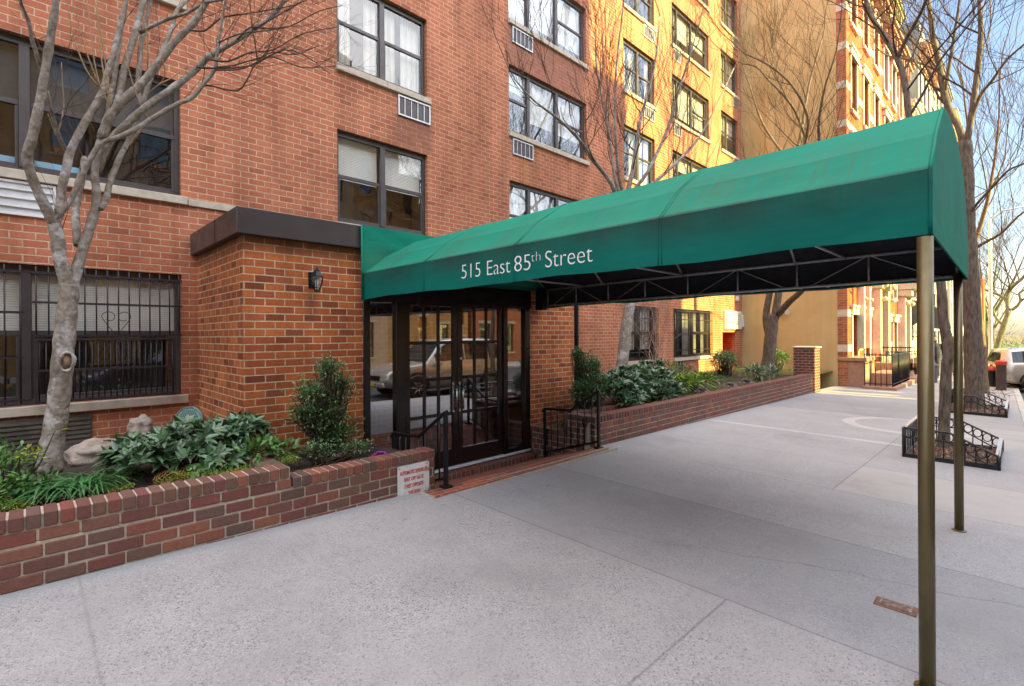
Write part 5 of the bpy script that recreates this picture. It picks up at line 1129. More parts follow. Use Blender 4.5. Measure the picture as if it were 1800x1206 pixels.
# ---------------------------------------------------------------- tree guards on the pavement
def guard_fence(x0, x1, y0, y1, label, seed):
    g = empty('tree_guard', ((x0+x1)/2, (y0+y1)/2, gz(x0, y0)), label, 'tree guard', 'iron tree guards'); H, Hl = .40, .17; yk = y0+(y1-y0)*.50
    top = lambda y: H if y > yk else Hl+(H-Hl)*(y-y0)/(yk-y0)
    for X in (x0, x1):
        z = lambda y: gz(X, y)
        mb = MB(); mb.tube([(X,y1,z(y1)+H),(X,yk,z(yk)+H),(X,y0,z(y0)+Hl)], .013, 4, smooth=False); mb.tube([(X,y1,z(y1)+H-.13),(X,yk,z(yk)+H-.13),(X,y0+.1,z(y0)+.06)], .009, 4, smooth=False)
        mb.box(X-.012,X+.012,y0,y1,z(y0)-.02,z(y1)+.05); part('side_rail', mb, M['iron'], g)
        mb = MB(); n = 9
        for i in range(n+1):
            y = y0+(y1-y0)*i/n; mb.tube([(X,y,z(y)),(X,y,z(y)+top(y))], .007, 4)
            if i < n:
                ym = y+(y1-y0)/n/2; cz = z(ym)+top(ym)-.066; mb.tube([(X,ym+.046*math.cos(a),cz+.058*math.sin(a)) for a in [k*2*math.pi/14 for k in range(15)]], .007, 5, cap=False)
        part('ring_panel', mb, M['iron'], g)
    for Y, h in ((y0, Hl), (y1, H)):
        mb = MB(); zz = gz(x0, Y); mb.tube([(x0,Y,gz(x0,Y)+h),(x1,Y,gz(x1,Y)+h)], .018, 4, smooth=False); mb.tube([(x0,Y,gz(x0,Y)+.03),(x1,Y,gz(x1,Y)+.03)], .015, 4, smooth=False)
        for i in range(11):
            X = x0+(x1-x0)*i/10; mb.tube([(X,Y,gz(X,Y)),(X,Y,gz(X,Y)+h)], .008 if i % 10 else .02, 4)
        part('end_rail', mb, M['iron'], g)
    mb = MB(); mb.box(x0,x1,y0-.012,y0+.03,gz(x0,y0)+Hl,gz(x0,y0)+Hl+.012); part('top_strip', mb, M['galv'], g)
    mb = MB(); mb.box(x0,x1,y1-.03,y1+.012,gz(x0,y1)+H,gz(x0,y1)+H+.012); part('top_strip', mb, M['galv'], g)
    rg = random.Random(seed); mb = MB()
    for i in range(1500):
        p = Vector((rg.uniform(x0+.03,x1-.03), rg.uniform(y0+.03,y1-.03), 0)); p.z = gz(p.x,p.y)+.03+rg.uniform(0,.03)
        mb.leaf(p, (rdir(rg)+Vector((0,0,.1))).normalized(), (Vector((0,0,1))+rdir(rg)*.6).normalized(), rg.uniform(.03,.075), rg.uniform(.02,.035), 1, 0)
    tag(mb.build('mulch', LM_MULCH), kind='stuff')
    mb = MB(); mb.poly([(x0,y0,gz(x0,y0)+.02),(x1,y0,gz(x1,y0)+.02),(x1,y1,gz(x1,y1)+.02),(x0,y1,gz(x0,y1)+.02)]); tag(mb.build('soil', M['soil']), kind='structure')
LM_MULCH = leafmat('mulch', [(.20,.10,.065),(.34,.19,.13),(.42,.26,.18),(.26,.13,.09),(.5,.36,.28)], .85, 0, .2)
guard_fence(8.6, 10.1, .2, 1.13, 'black iron tree guard with a row of rings around the slim crooked tree', 1)
guard_fence(14.6, 16.6, .22, 1.2, 'black iron tree guard with a row of rings around the stout dark tree', 2)
# fallen twigs by the kerb
mb = MB(); rg = random.Random(9)
for i in range(7):
    x, y = rg.uniform(18, 21.5), rg.uniform(.15, .9); p = Vector((x, y, gz(x, y)+.02)); grow(mb, p, Vector((rg.uniform(-1,1), rg.uniform(-.4,.4), .12)), .55, .009, 2, rg, -.05, (1,2), .5, 4, .003)
tag(mb.build('fallen_branch', TW), 'bare fallen twigs lying on the pavement by the kerb near the hydrant', 'branch')
# ---------------------------------------------------------------- neighbouring houses
HY = 4.04
M['sash'] = plain('brown_sash', (.10,.07,.05), .5, 0, .2, 6, 0)
M['pane2'] = glass_mat('house_glass', (.5,.5,.5), .22, .01)
M['shutter'] = plain('grey_shutter', (.16,.16,.16), .6, 0, .2, 10)
def house(name, label, x0, x1, z1, mat, floors, cols, frames, group, z0=-3.2, Y=HY, depth=12, face=-1, side=None, trim=None, bands=(), cornice=None, wh=.62, ww=.42, skip=(), base_z=-1.9, sillm=None, arch=False, surround=0.):
    """row house facing the street (face -1 looks to -Y, +1 to +Y)"""
    h = empty(name, ((x0+x1)/2, Y, base_z), label, 'building', group)
    s = face; trim = trim or M['white_stone']; ft = (z1-.5-base_z)/floors; cw = (x1-x0)/cols; holes = []
    for f in range(floors):
        for c in range(cols):
            if (f, c) in skip: continue
            cx = x0+cw*(c+.5); zb = base_z+ft*f+ft*.24; holes.append((cx-cw*ww/2, cx+cw*ww/2, zb, zb+ft*wh))
    mb = wall_mesh(x0, x1, z0, z1, holes, 0, .16)
    mb.v = [(x, Y-s*y if s == 1 else Y+y, z) for x, y, z in mb.v]
    if s == 1: mb.f = [f[::-1] for f in mb.f]
    yb = Y-s*depth
    lo, hi = min(Y, yb), max(Y, yb)
    mb.poly([(x1,lo,z0),(x1,hi,z0),(x1,hi,z1),(x1,lo,z1)]); mb.poly([(x0,lo,z1),(x1,lo,z1),(x1,hi,z1),(x0,hi,z1)]); mb.poly([(x0,yb,z0),(x0,yb,z1),(x1,yb,z1),(x1,yb,z0)])
    if side is None: mb.poly([(x0,hi,z0),(x0,lo,z0),(x0,lo,z1),(x0,hi,z1)])
    part('wall', mb, mat, h)
    Yo = lambda d: (Y-d if s == -1 else Y+d)   # d metres in front of the facade
    def bxf(mb, a, b, d0, d1, z, zz): p, q = Yo(d0), Yo(d1); mb.box(a, b, min(p, q), max(p, q), z, zz)
    for a, b, c, d in holes:
        mb = MB(); t = .05
        bxf(mb, a, a+t, -.14, -.08, c, d); bxf(mb, b-t, b, -.14, -.08, c, d); bxf(mb, a+t, b-t, -.14, -.08, d-t, d); bxf(mb, a+t, b-t, -.14, -.08, c, c+t); bxf(mb, a+t, b-t, -.11, -.09, (c+d)/2-.025, (c+d)/2+.025)
        w_ = part('window', mb, frames, h)
        mb = MB(); mb.poly([(a+t,Yo(-.115),c+t),(b-t,Yo(-.115),c+t),(b-t,Yo(-.115),d-t),(a+t,Yo(-.115),d-t)]); part('pane', mb, M['pane2'], w_)
        mb = MB(); bxf(mb, a, b, -.40, -.38, c, d); bxf(mb, a+.05, b-.05, -.30, -.29, c+(d-c)*random.Random(a*7+c).uniform(.3,.8), d); part('room_backdrop', mb, M['dark_room'] if random.Random(a+c).random() < .5 else M['blind'], w_)
        mb = MB(); bxf(mb, a-.08, b+.08, 0, .09, c-.12, c-.005)
        if surround:
            m3 = MB(); mb_, mb = mb, m3
            bxf(mb, a-.14, a-.01, 0, surround, c, d); bxf(mb, b+.01, b+.14, 0, surround, c, d); bxf(mb, a-.2, b+.2, 0, surround*1.9, d+.005, d+.24); bxf(mb, a-.28, b+.28, 0, surround*2.6, d+.245, d+.34); part('window_surround', mb, trim, w_); mb = mb_
        else: m3 = MB(); bxf(m3, a-.1, b+.1, 0, .05, d+.005, d+.18); part('lintel', m3, trim, w_)
        part('sill', mb, trim, w_)
    if bands:
        sc_ = .012
        for zb in bands:
            es = sorted([x0]+[e for a, b, c, d in holes if c-.2 < zb+.12 and d+.3 > zb for e in (a-.001, b+.001)]+[x1])
            for i in range(0, len(es), 2):
                if es[i+1]-es[i] > .05:
                    mb = MB(); bxf(mb, es[i]+(0.004 if i else (-.014 if side is not None else -.003)), es[i+1]-.004, -.002, sc_, zb, zb+.24)
                    if i == 0 and side is not None: mb.box(x0-.014, x0+.01, Yo(0)+.003, Yo(0)+.29, zb, zb+.24)
                    part('stone_band', mb, trim, h)
    if cornice:
        mb = MB()
        for i, (d, z, zz) in enumerate(((.10,-.75,-.5),(.22,-.497,-.28),(.42,-.277,-.12),(.5,-.117,.02))): bxf(mb, x0+.01, x1-.01, -.01*i-.02, d, z1+z, z1+zz)
        x = x0+.3
        while x < x1-.2: bxf(mb, x-.06, x+.06, .101, .36, z1-.72, z1-.285); x += .62
        part('cornice', mb, cornice, h)
    return h
G1 = 'row houses beyond the apartment block'
bz = [-.62,.55,1.75,2.95,4.3,5.6,6.9,8.2,9.5,10.8]
hA = house('row_house', 'orange brick row house with white stone bands and a beige side wall', 19.6, 25.4, 13.3, M['row_orange'], 5, 3, M['sash'], G1, bands=bz, cornice=M['brownstone'], side=1, ww=.40, surround=.045, skip=[(0,2)])
mb = MB(); mb.poly([(19.6,18,-3.2),(19.6,HY+.29,-3.2),(19.6,HY+.29,14.2),(19.6,18,14.2)])
mb.poly([(19.6,18,14.2),(19.6,HY+.29,14.2),(20.1,HY+.29,14.2),(20.1,18,14.2)])
mb.box(19.52,19.6,6.24,6.55,-2,14.1)
part('side_wall', mb, M['party'], hA)
mb = MB(); mb.poly([(19.6,HY+.29,-3.2),(19.6,HY,-3.2),(19.6,HY,13.3),(19.6,HY+.29,13.3)]); part('wall', mb, M['row_red'], hA)
fl = empty('floodlight', (19.6,5.95,.8), 'twin lamp security light on the beige side wall above a rust stain', 'floodlight'); mb = MB(); mb.lathe([(.05,0),(.07,.02),(.04,.06)], (19.54,5.95,.8), 10)
for s in (-1, 1): mb.tube([(19.58,5.95,.82),(19.45,5.95+s*.07,.80)], .02, 6)
part('mount', mb, M['darkmetal'], fl)
for s in (-1, 1):
    mb = MB(); mb.tube([(19.5,5.95+s*.07,.80),(19.40,5.95+s*.13,.76),(19.36,5.95+s*.15,.74)], [.04,.07,.085], 12); part('lamp_head', mb, M['white_paint'], fl)
# stoop, hoods, carved door pilasters and areaway railing of the first house
mb = MB()
for i in range(6): mb.box(23.55, 25.2, HY-1.6+i*.26, HY-.001, -2.0+i*.19-.3, -1.86+i*.19)
part('stoop', mb, M['brownstone'], hA, .01)
mb = MB(); mb.box(23.7,25.1,HY-.06,HY+.02,-.75,1.75); dr = part('door', mb, plain('oak_door', (.16,.075,.03), .5, 0, .2, 6), hA)
mb = MB(); mb.ball((24.9,HY-.09,.3), .035); part('handle', mb, M['steel'], dr)
mb = MB()
for x in (23.5, 25.15):
    mb.box(x-.14,x+.14,HY-.3,HY-.002,-.8,1.7); mb.box(x-.2,x+.2,HY-.38,HY-.002,1.7,2.0); mb.ball((x,HY-.42,1.85),.13,10,6); mb.ball((x,HY-.42,1.3),.09,10,6)
mb.box(23.2,25.45,HY-.5,HY-.002,2.0,2.25); mb.box(23.1,25.5,HY-.66,HY-.002,2.253,2.4)
for x in (21.05, 22.0): mb.box(x-.09,x+.09,HY-.22,HY-.002,-.55,1.9); mb.ball((x,HY-.26,1.8),.12,10,6); mb.ball((x,HY-.25,1.2),.07,8,6)
part('door_surround', mb, M['white_stone'], hA, .012)
mb = MB(); mb.box(19.62,21.0,3.55,4.32,-2.1,-.93); mb.box(19.55,21.0,3.5,4.33,-.927,-.80); part('areaway_pier', mb, M['brownstone'], hA, .015)
mb = MB(); mb.box(19.3,25.5,2.7,2.95,-2.2,-1.70); mb.box(19.3,19.55,2.95,3.6,-2.2,-1.70); part('areaway_kerb', mb, M['brownstone'], hA, .01)
mb = MB(); mb.box(20.4,22.6,3.0,3.6,-2.2,-1.35); mb.box(22.6,23.5,2.96,4.2,-2.2,-1.1); part('areaway_steps', mb, M['brownstone'], hA, .01)
def ironfence(name, label, pts, h, n, group, z0=-1.72):
    f = empty(name, (*pts[0], z0), label, 'railing', group); mb = MB(); m2 = MB()
    for (a, b), (c, d) in zip(pts, pts[1:]):
        mb.tube([(a,b,z0+h),(c,d,z0+h)], .02, 4, smooth=False); mb.tube([(a,b,z0+.1),(c,d,z0+.1)], .016, 4, smooth=False)
        k = max(2, int(math.hypot(c-a, d-b)/n))
        for i in range(k+1): t = i/k; x, y = a+(c-a)*t, b+(d-b)*t; m2.tube([(x,y,z0),(x,y,z0+h+.05)], .012, 4)
    part('rail', mb, M['iron'], f); part('bar_row', m2, M['iron'], f); return f
ironfence('areaway_railing', 'black iron areaway railing before the orange banded row house', [(19.45,3.55),(19.45,2.83),(22.8,2.83),(22.8,3.5)], 1.02, .14, 'iron railings before the row houses')
ironfence('stoop_railing', 'black iron stair railing climbing the stoop of the orange banded row house', [(23.45,2.75),(23.45,4.2)], .95, .13, 'iron railings before the row houses', -1.5)
hB = house('row_house', 'second orange brick row house with white bands, left of the white rendered house', 25.405, 31.0, 12.9, M['row_orange'], 5, 3, M['sash'], G1, bands=bz, cornice=M['brownstone'], surround=.07, skip=[(0,2)], base_z=-2.0)
mb = MB()
for x in (29.3, 30.8): mb.box(x-.14,x+.14,HY-.3,HY-.002,-.9,1.7); mb.box(x-.24,x+.24,HY-.55,HY-.002,1.7,2.0); mb.ball((x,HY-.35,1.4),.12,10,6)
mb.box(29.0,30.98,HY-.75,HY-.002,2.003,2.3); part('door_surround', mb, M['white_stone'], hB, .012)
mb = MB(); mb.box(29.45,30.65,HY-.05,HY+.02,-.9,1.7); part('door', mb, plain('olive_door', (.16,.14,.05), .5, 0, .2, 6), hB)
mb = MB()
for i in range(6): mb.box(29.2, 30.9, HY-1.6+i*.26, HY-.001, -2.1+i*.19-.3, -1.96+i*.19)
part('stoop', mb, M['brownstone'], hB, .01)
ironfence('areaway_railing', 'black iron areaway railing before the second orange row house', [(25.6,3.5),(25.6,2.8),(28.6,2.8),(28.6,3.6)], 1.0, .15, 'iron railings before the row houses', -1.85)
hC = house('row_house', 'white rendered row house with louvred shutters and a dark curved door awning', 31.005, 36.4, 11.4, M['white_wall'], 4, 3, M['shutter'], G1, base_z=-2.0, cornice=M['white_stone'], skip=[(0,1)])
mb = MB()
for i in range(9):
    a0, a1 = math.pi/2*i/9, math.pi/2*(i+1)/9; mb.poly([(32.7,HY-1.5*math.sin(a0),.2+1.5*math.cos(a0)),(34.6,HY-1.5*math.sin(a0),.2+1.5*math.cos(a0)),(34.6,HY-1.5*math.sin(a1),.2+1.5*math.cos(a1)),(32.7,HY-1.5*math.sin(a1),.2+1.5*math.cos(a1))])
mb.poly([(32.7,HY,.2)]+[(32.7,HY-1.5*math.sin(math.pi/2*i/9),.2+1.5*math.cos(math.pi/2*i/9)) for i in range(10)]); part('awning', mb, plain('charcoal_awning', (.05,.05,.05), .8), hC)
wl = empty('street_lantern', (31.9,HY-.3,-.1), 'white globe shaped lantern on the front of the white rendered house', 'lantern'); mb = MB(); mb.lathe([(.06,-.25),(.2,0),(.22,.25),(.05,.4)], (31.9,HY-.45,.1), 8); part('lantern_glass', mb, M['white_paint'], wl); mb = MB(); mb.tube([(31.9,HY,-.2),(31.9,HY-.45,-.2),(31.9,HY-.45,-.1)], .03, 6); part('bracket', mb, M['iron'], wl)
hD = house('apartment_building', 'olive clad building with pale pointed dormers rising above the orange row houses', 31.0, 36.4, 18.2, M['olive'], 2, 3, M['white_stone'], G1, Y=HY+1.0, base_z=11.4, trim=M['white_stone'], cornice=M['olive'], z0=11.0, depth=10)
mb = MB()
for k in range(3):
    for zz in (13.9, 16.6): x = 31.9+1.8*k; mb.poly([(x-.7,HY+.8,zz),(x+.7,HY+.8,zz),(x,HY+.8,zz+1.3)]); mb.poly([(x-.7,HY+.8,zz),(x,HY+.8,zz+1.3),(x,HY+1.2,zz+1.3)]); mb.poly([(x+.7,HY+.8,zz),(x,HY+1.2,zz+1.3),(x,HY+.8,zz+1.3)])
part('dormer', mb, M['cream_wall'], hD)
hE = house('row_house', 'grey rendered house after the white rendered one', 36.405, 42, 16.4, M['grey_wall'], 6, 3, M['sash'], G1, base_z=-2.05, cornice=M['brownstone'])
hF = house('apartment_building', 'tall pale grey apartment building with a stepped roofline', 42.005, 54, 19.0, M['grey_wall'], 8, 5, M['sash'], G1, base_z=-2.1, Y=HY+.2, cornice=M['grey_wall'])
hG = house('apartment_building', 'cream coloured apartment building beyond the tall grey one', 54.005, 66, 18.2, M['cream_wall'], 8, 5, M['sash'], G1, base_z=-2.2, Y=HY, cornice=M['cream_wall'])
hH = house('apartment_building', 'last pale building before the park at the end of the street', 66.005, 80, 16.0, M['white_wall'], 7, 5, M['sash'], G1, base_z=-2.3, Y=HY+.3, cornice=M['white_stone'])
mb = MB(); mb.box(46,50,HY+1,HY+6,19.0,22.5); part('roof_tower', mb, M['grey_wall'], hF)
# opposite side of the street: it shades the pavement and shows in the panes
G2 = 'houses on the opposite side of the street'
OY = -13.6
oz = [house('opposite_house', 'tall brick house across the street facing the green canopy, seen only as a reflection', -9, 3, 16.6, M['row_tan'], 6, 4, M['sash'], G2, Y=OY, face=1),
      house('opposite_house', 'tall cream house across the street right of the tan one, seen only as a reflection', 3.005, 14.6, 17, M['cream_wall'], 6, 4, M['sash'], G2, Y=OY, face=1),
      house('opposite_house', 'stepped tan brick house across the street whose edge shades the facade', 14.605, 16.2, 15.4, M['row_tan'], 5, 1, M['sash'], G2, Y=OY, face=1)]
house('opposite_house', 'brick step of the terraced house across the street, upper', 16.205, 17.7, 12.6, M['row_tan'], 4, 1, M['sash'], G2, Y=OY, face=1)
house('opposite_house', 'brick step of the terraced house across the street, middle', 17.705, 19.3, 10.6, M['row_tan'], 4, 1, M['sash'], G2, Y=OY, face=1)
house('opposite_house', 'brick step of the terraced house across the street, lower', 19.305, 20.4, 9.0, M['row_tan'], 5, 1, M['sash'], G2, Y=OY, face=1)
gwall = house('opposite_house', 'low brick house across the street beyond the terraced one', 20.75, 29.5, 4.85, M['row_red'], 2, 4, M['sash'], G2, Y=OY, face=1)
mb = MB()
for x0_, x1_ in ((20.76,21.0),(21.45,22.2),(22.5,24.6),(24.9,26.0),(26.5,29.49)): mb.box(x0_, x1_, OY-.35, OY-.02, 4.853, 5.55)
for i_, (x0_, x1_) in enumerate(((20.76,21.0),(21.45,22.2),(22.5,24.6),(24.9,26.0),(26.5,29.49))):
    mb = MB(); mb.box(x0_, x1_, OY-.35, OY-.02, 4.853, 5.55); part('added_parapet', mb, M['row_red'], gwall)  # unseen blocks added with gaps that let sun stripes reach the pavement
house('opposite_house', 'low cream house across the street farther along', 30.0, 44, 4.6, M['cream_wall'], 2, 5, M['sash'], G2, Y=OY, face=1)
house('opposite_house', 'long tan house across the street near the park', 48.0, 70, 6, M['row_tan'], 2, 6, M['sash'], G2, Y=OY, face=1)
house('opposite_house', 'tall tan house across the street behind the camera', -30, -9.005, 15, M['row_red'], 8, 6, M['sash'], G2, Y=OY, face=1)
# ---------------------------------------------------------------- cars
def car(name, label, loc, rz, paint, kind, group=None):
    """built along +x (front at +x), z up from the road"""
    c = empty(name, loc, label, 'car', group, rz)
    if kind == 'suv':   S = [(-2.3,.42,.98,1.0,.78,.70),(-2.22,.34,1.02,1.62,.88,.66),(-1.6,.26,1.04,1.74,.91,.69),(-.3,.25,1.03,1.76,.91,.70),(.35,.25,1.02,1.70,.91,.68),(1.05,.26,1.02,1.06,.91,.80),(1.75,.3,.96,.98,.89,.76),(2.2,.36,.82,.84,.80,.62),(2.33,.45,.62,.64,.66,.5)]
    elif kind == 'wagon': S = [(-2.3,.42,.93,.95,.76,.70),(-2.2,.34,.97,1.45,.85,.64),(-1.7,.27,.98,1.52,.87,.66),(-.3,.25,.96,1.54,.87,.67),(.3,.25,.95,1.48,.87,.65),(1.05,.26,.95,.98,.87,.76),(1.75,.28,.88,.9,.85,.72),(2.15,.34,.76,.78,.76,.6),(2.28,.42,.58,.6,.62,.48)]
    else:               S = [(-2.3,.42,.86,.88,.72,.62),(-2.15,.32,.94,.96,.82,.72),(-1.55,.26,.96,1.0,.86,.72),(-.9,.25,.95,1.40,.87,.62),(-.2,.25,.94,1.45,.87,.63),(.3,.25,.93,1.40,.87,.62),(1.0,.26,.93,.96,.87,.74),(1.7,.28,.84,.86,.84,.7),(2.15,.34,.72,.74,.75,.6),(2.28,.42,.56,.58,.6,.46)]
    def ring(s):
        x, zl, zb, zt, w_, rw = s; mid = (zl+zb)/2
        half = [(0,zl),(w_*.86,zl),(w_*.97,zl+.10),(w_,mid),(w_*.985,zb-.06),(w_*.95,zb),(rw+.02,max(zb+.005,zt-.07)),(rw*.88,max(zb+.008,zt-.01)),(0,max(zb+.01,zt))]
        return [(x,y,z) for y, z in half]+[(x,-y,z) for y, z in half[-2:0:-1]]
    mb = MB(); mb.smooth = True; fine = []
    for a, b in zip(S, S[1:]):
        for t in (0, .5): fine.append(tuple(a[i]+(b[i]-a[i])*t for i in range(6)))
    fine.append(S[-1]); rings = []
    for s in fine: r_ = ring(s); rings.append(len(mb.v)); mb.v += r_; n = len(r_)
    for r0, r1 in zip(rings, rings[1:]):
        for j in range(n): mb.face([r0+j, r1+j, r1+(j+1)%n, r0+(j+1)%n])
    mb.face([rings[0]+j for j in range(n)]); mb.face([rings[-1]+j for j in reversed(range(n))])
    body = mb.build('body', paint, c)
    # glazing as panels just proud of the greenhouse
    def lerp(x):
        for a, b in zip(S, S[1:]):
            if a[0] <= x <= b[0]: t = (x-a[0])/(b[0]-a[0]); return tuple(a[i]+(b[i]-a[i])*t for i in range(6))
    def sp(x, v, sg, o=.006):
        s = lerp(x); y0, z0 = s[4]*.95, s[2]; y1, z1 = s[5]+.02, max(s[2]+.006, s[3]-.07); return (x, sg*(y0+(y1-y0)*v+o), z0+(z1-z0)*v)
    cuts = {'suv': [(-2.05,-1.45),(-1.38,-.45),(-.38,.72)], 'wagon': [(-2.0,-1.35),(-1.28,-.42),(-.35,.70)], 'sedan': [(-1.2,-.42),(-.35,.68)]}[kind]
    for a, b in cuts:
        mb = MB(); m = 5
        for sg in (-1, 1):
            for i in range(m):
                u, v = a+(b-a)*i/m, a+(b-a)*(i+1)/m; q = [sp(u,.10,sg), sp(v,.10,sg), sp(v,.92,sg), sp(u,.92,sg)]
                mb.poly(q if sg > 0 else q[::-1])
        mb.build('side_window', M['carglass'], c)
    mb = MB()
    fr = [(.42,.9),(1.02,.06)] if kind != 'sedan' else [(.38,.88),(.98,.06)]
    s0, s1 = lerp(fr[0][0]), lerp(fr[1][0])
    mb.poly([(fr[1][0]+.02,-s1[5]*.98,s1[3]+.02),(fr[1][0]+.02,s1[5]*.98,s1[3]+.02),(fr[0][0]+.02,s0[5]*.86,s0[3]-.02),(fr[0][0]+.02,-s0[5]*.86,s0[3]-.02)]); mb.build('windscreen', M['carglass'], c)
    if kind != 'sedan':
        mb = MB(); mb.poly([(-2.31,.58,S[0][3]+.06),(-2.31,-.58,S[0][3]+.06),(-2.245,-.52,S[1][3]-.1),(-2.245,.52,S[1][3]-.1)]); mb.build('rear_window', M['carglass'], c)
    for x in (-1.42, 1.40):
        for sg in (-1, 1):
            r = .34; y = sg*(.80 if kind != 'suv' else .84)
            mb = MB(); mb.lathe([(r-.10,-.10),(r-.02,-.105),(r,-.08),(r,.08),(r-.02,.105),(r-.10,.10)], (x, y, r), 24, 'y'); wh_ = mb.build('wheel', M['rubber'], c)
            mb = MB(); mb.lathe([(r-.10,-.088),(r-.10,.088)], (x, y, r), 20, 'y')
            for k in range(7):
                a = 2*math.pi*k/7; mb.tube([(x+.04*math.cos(a),y+sg*.10,r+.04*math.sin(a)),(x+(r-.11)*math.cos(a),y+sg*.095,r+(r-.11)*math.sin(a))], .022, 4)
            mb.build('rim', M['alloy'], wh_)
            mb = MB(); mb.tube([(x+.40*math.cos(a),sg*(lerp(x)[4]*.985),r+.02+.40*math.sin(a)) for a in [math.pi*k/14 for k in range(15)]], .035, 5); mb.build('wheel_arch', M['rubber'], c)
    zt = S[-2][2]
    for sg in (-1, 1):
        mb = MB(); mb.ball((2.12, sg*.62, zt-.10), (.16,.14,.09), 10, 6); mb.build('headlight', M['clear_lamp'], c)
        mb = MB(); mb.ball((-2.22, sg*.76, .86), (.06,.09,.2), 8, 6); mb.build('tail_light', M['tail_red'], c)
        mb = MB(); mb.ball((.72, sg*1.0, 1.03), (.09,.10,.08), 8, 6); mb.build('wing_mirror', paint, c)
        for hx in (-.95, .02) if kind != 'sedan' else (-.85, .05):
            mb = MB(); mb.box(hx-.10,hx+.10,sg*.93-.012,sg*.93+.012,.84,.875) if kind == 'suv' else mb.box(hx-.10,hx+.10,sg*.885-.012,sg*.885+.012,.80,.835); mb.build('door_handle', M['iron'] if kind != 'suv' else paint, c)
    mb = MB(); mb.box(2.20,2.37,-.62,.62,.36,.52); mb.box(-2.38,-2.2,-.74,.74,.42,.62); mb.build('bumper', M['iron'] if kind == 'wagon' else paint, c, .04)
    mb = MB(); mb.box(2.30,2.345,-.38,.38,.56,.70); mb.build('grille', M['iron'], c, .01)
    mb = MB(); mb.box(2.375,2.385,-.16,.16,.40,.50); mb.build('number_plate', M['yellow'], c)
    return c
rz_ = lambda x: gz(x, 0)+roadz+.005
car('parked_car', 'silver sport utility car parked at the near kerb, mirrored in the glass doors', (9.6,-1.95,rz_(9.6)), math.pi, M['silver'], 'suv', 'cars parked along the kerb')
car('parked_car', 'grey blue saloon parked at the near kerb, mirrored in the left sidelight', (3.6,-4.9,rz_(3.6)), math.pi, M['bluecar'], 'sedan', 'cars parked along the kerb')
car('parked_car', 'yellow cab standing in the street behind the camera, mirrored low in the door glass', (-2.6,-2.9,rz_(-3)), 0, M['yellow'], 'sedan', 'cars parked along the kerb')
car('parked_car', 'champagne estate car at the right edge of the photo standing across the kerb lane', (25.2,-1.5,rz_(25)), R(-74), M['beigecar'], 'wagon', 'cars parked along the kerb')
car('parked_car', 'dark saloon parked far along the kerb beyond the champagne estate car', (44,-.75,rz_(44)), 0, M['darkcar'], 'sedan', 'cars parked along the kerb')
car('parked_car', 'pale blue grey car far down the street beside the park', (70,-.9,rz_(70)), 0, M['bluecar'], 'wagon', 'cars parked along the kerb')
# ---------------------------------------------------------------- kerbside furniture
def hydr(x, y):
    z = gz(x, y); h = empty('fire_hydrant', (x,y,z), 'fire hydrant with a red orange cap behind the sunlit brown tree', 'fire hydrant')
    mb = MB(); mb.lathe([(.17,0),(.17,.04),(.12,.06),(.115,.5),(.15,.52),(.15,.56)], (x,y,z), 14); part('barrel', mb, M['iron'], h)
    mb = MB(); mb.lathe([(.15,.562),(.14,.64),(.09,.70),(.04,.72),(.04,.77)], (x,y,z), 14); part('cap', mb, M['red_paint'], h)
    for s in (-1, 1):
        mb = MB(); mb.lathe([(.065,s*.11),(.065,s*.2),(.04,s*.22)] if s > 0 else [(.04,-.22),(.065,-.2),(.065,-.11)], (x,y,z+.42), 10, 'y'); part('nozzle', mb, M['iron'], h)
hydr(24.2, .74)
b_ = empty('bollard', (22.6,.46,gz(22.6,.46)), 'dark steel bollard with a red orange top beside the hydrant', 'bollard'); z = gz(22.6,.46)
mb = MB(); mb.lathe([(.13,-.02),(.13,.82)], (22.6,.46,z), 14); part('post', mb, plain('bollard_steel', (.07,.045,.045), .6, .3), b_)
mb = MB(); mb.lathe([(.15,.822),(.15,.93),(.10,.97)], (22.6,.46,z), 14); part('cap', mb, M['red_paint'], b_)
z = gz(30,1.2); sp_ = empty('street_sign', (30,1.15,z), 'rusty orange parking sign on a slim post between the pavement trees and the lamp post', 'sign')
mb = MB(); mb.tube([(30,1.15,z),(30,1.15,z+4.3)], .055, 8); part('post', mb, plain('rusty_post', (.45,.20,.06), .6, .3), sp_)
mb = MB(); mb.box(29.97,29.995,1.08,1.55,z+3.7,z+4.3); part('plate', mb, plain('faded_orange_sign', (.55,.22,.08), .6), sp_)
z = gz(34,1.1); lp = empty('lamp_post', (34,1.05,z), 'slender pale grey lamp post near the mossy tree', 'lamp post')
mb = MB(); mb.lathe([(.22,0),(.2,.5),(.11,.65),(.085,1.2),(.06,7.6)], (34,1.05,z), 12); part('post', mb, M['galv'], lp)
mb = MB(); mb.tube([(34,1.05,z+7.5),(34,.6,z+7.9),(34,-.4,z+8.0)], .04, 6); part('arm', mb, M['galv'], lp)
mb = MB(); mb.ball((34,-.55,z+7.95), (.14,.3,.09)); part('lamp_head', mb, M['galv'], lp)
for i, (x, y, c_, lab) in enumerate([(23.6,3.35,(.02,.22,.50),'bright blue refuse bin by the stoop of the orange row house'),(24.4,2.35,(.10,.11,.13),'dark refuse bin by the stoop of the orange row house')]):
    z = gz(x, y); t = empty('refuse_bin', (x,y,z), lab, 'bin'); mb = MB(); mb.lathe([(.15,0),(.2,.6),(.21,.62)], (x,y,z), 14); part('bin_body', mb, plain('bin_plastic', c_, .5), t); mb = MB(); mb.lathe([(.22,.622),(.2,.68),(.08,.72)], (x,y,z), 14); part('lid', mb, plain('bin_lid', cmul(c_, .8), .5), t)
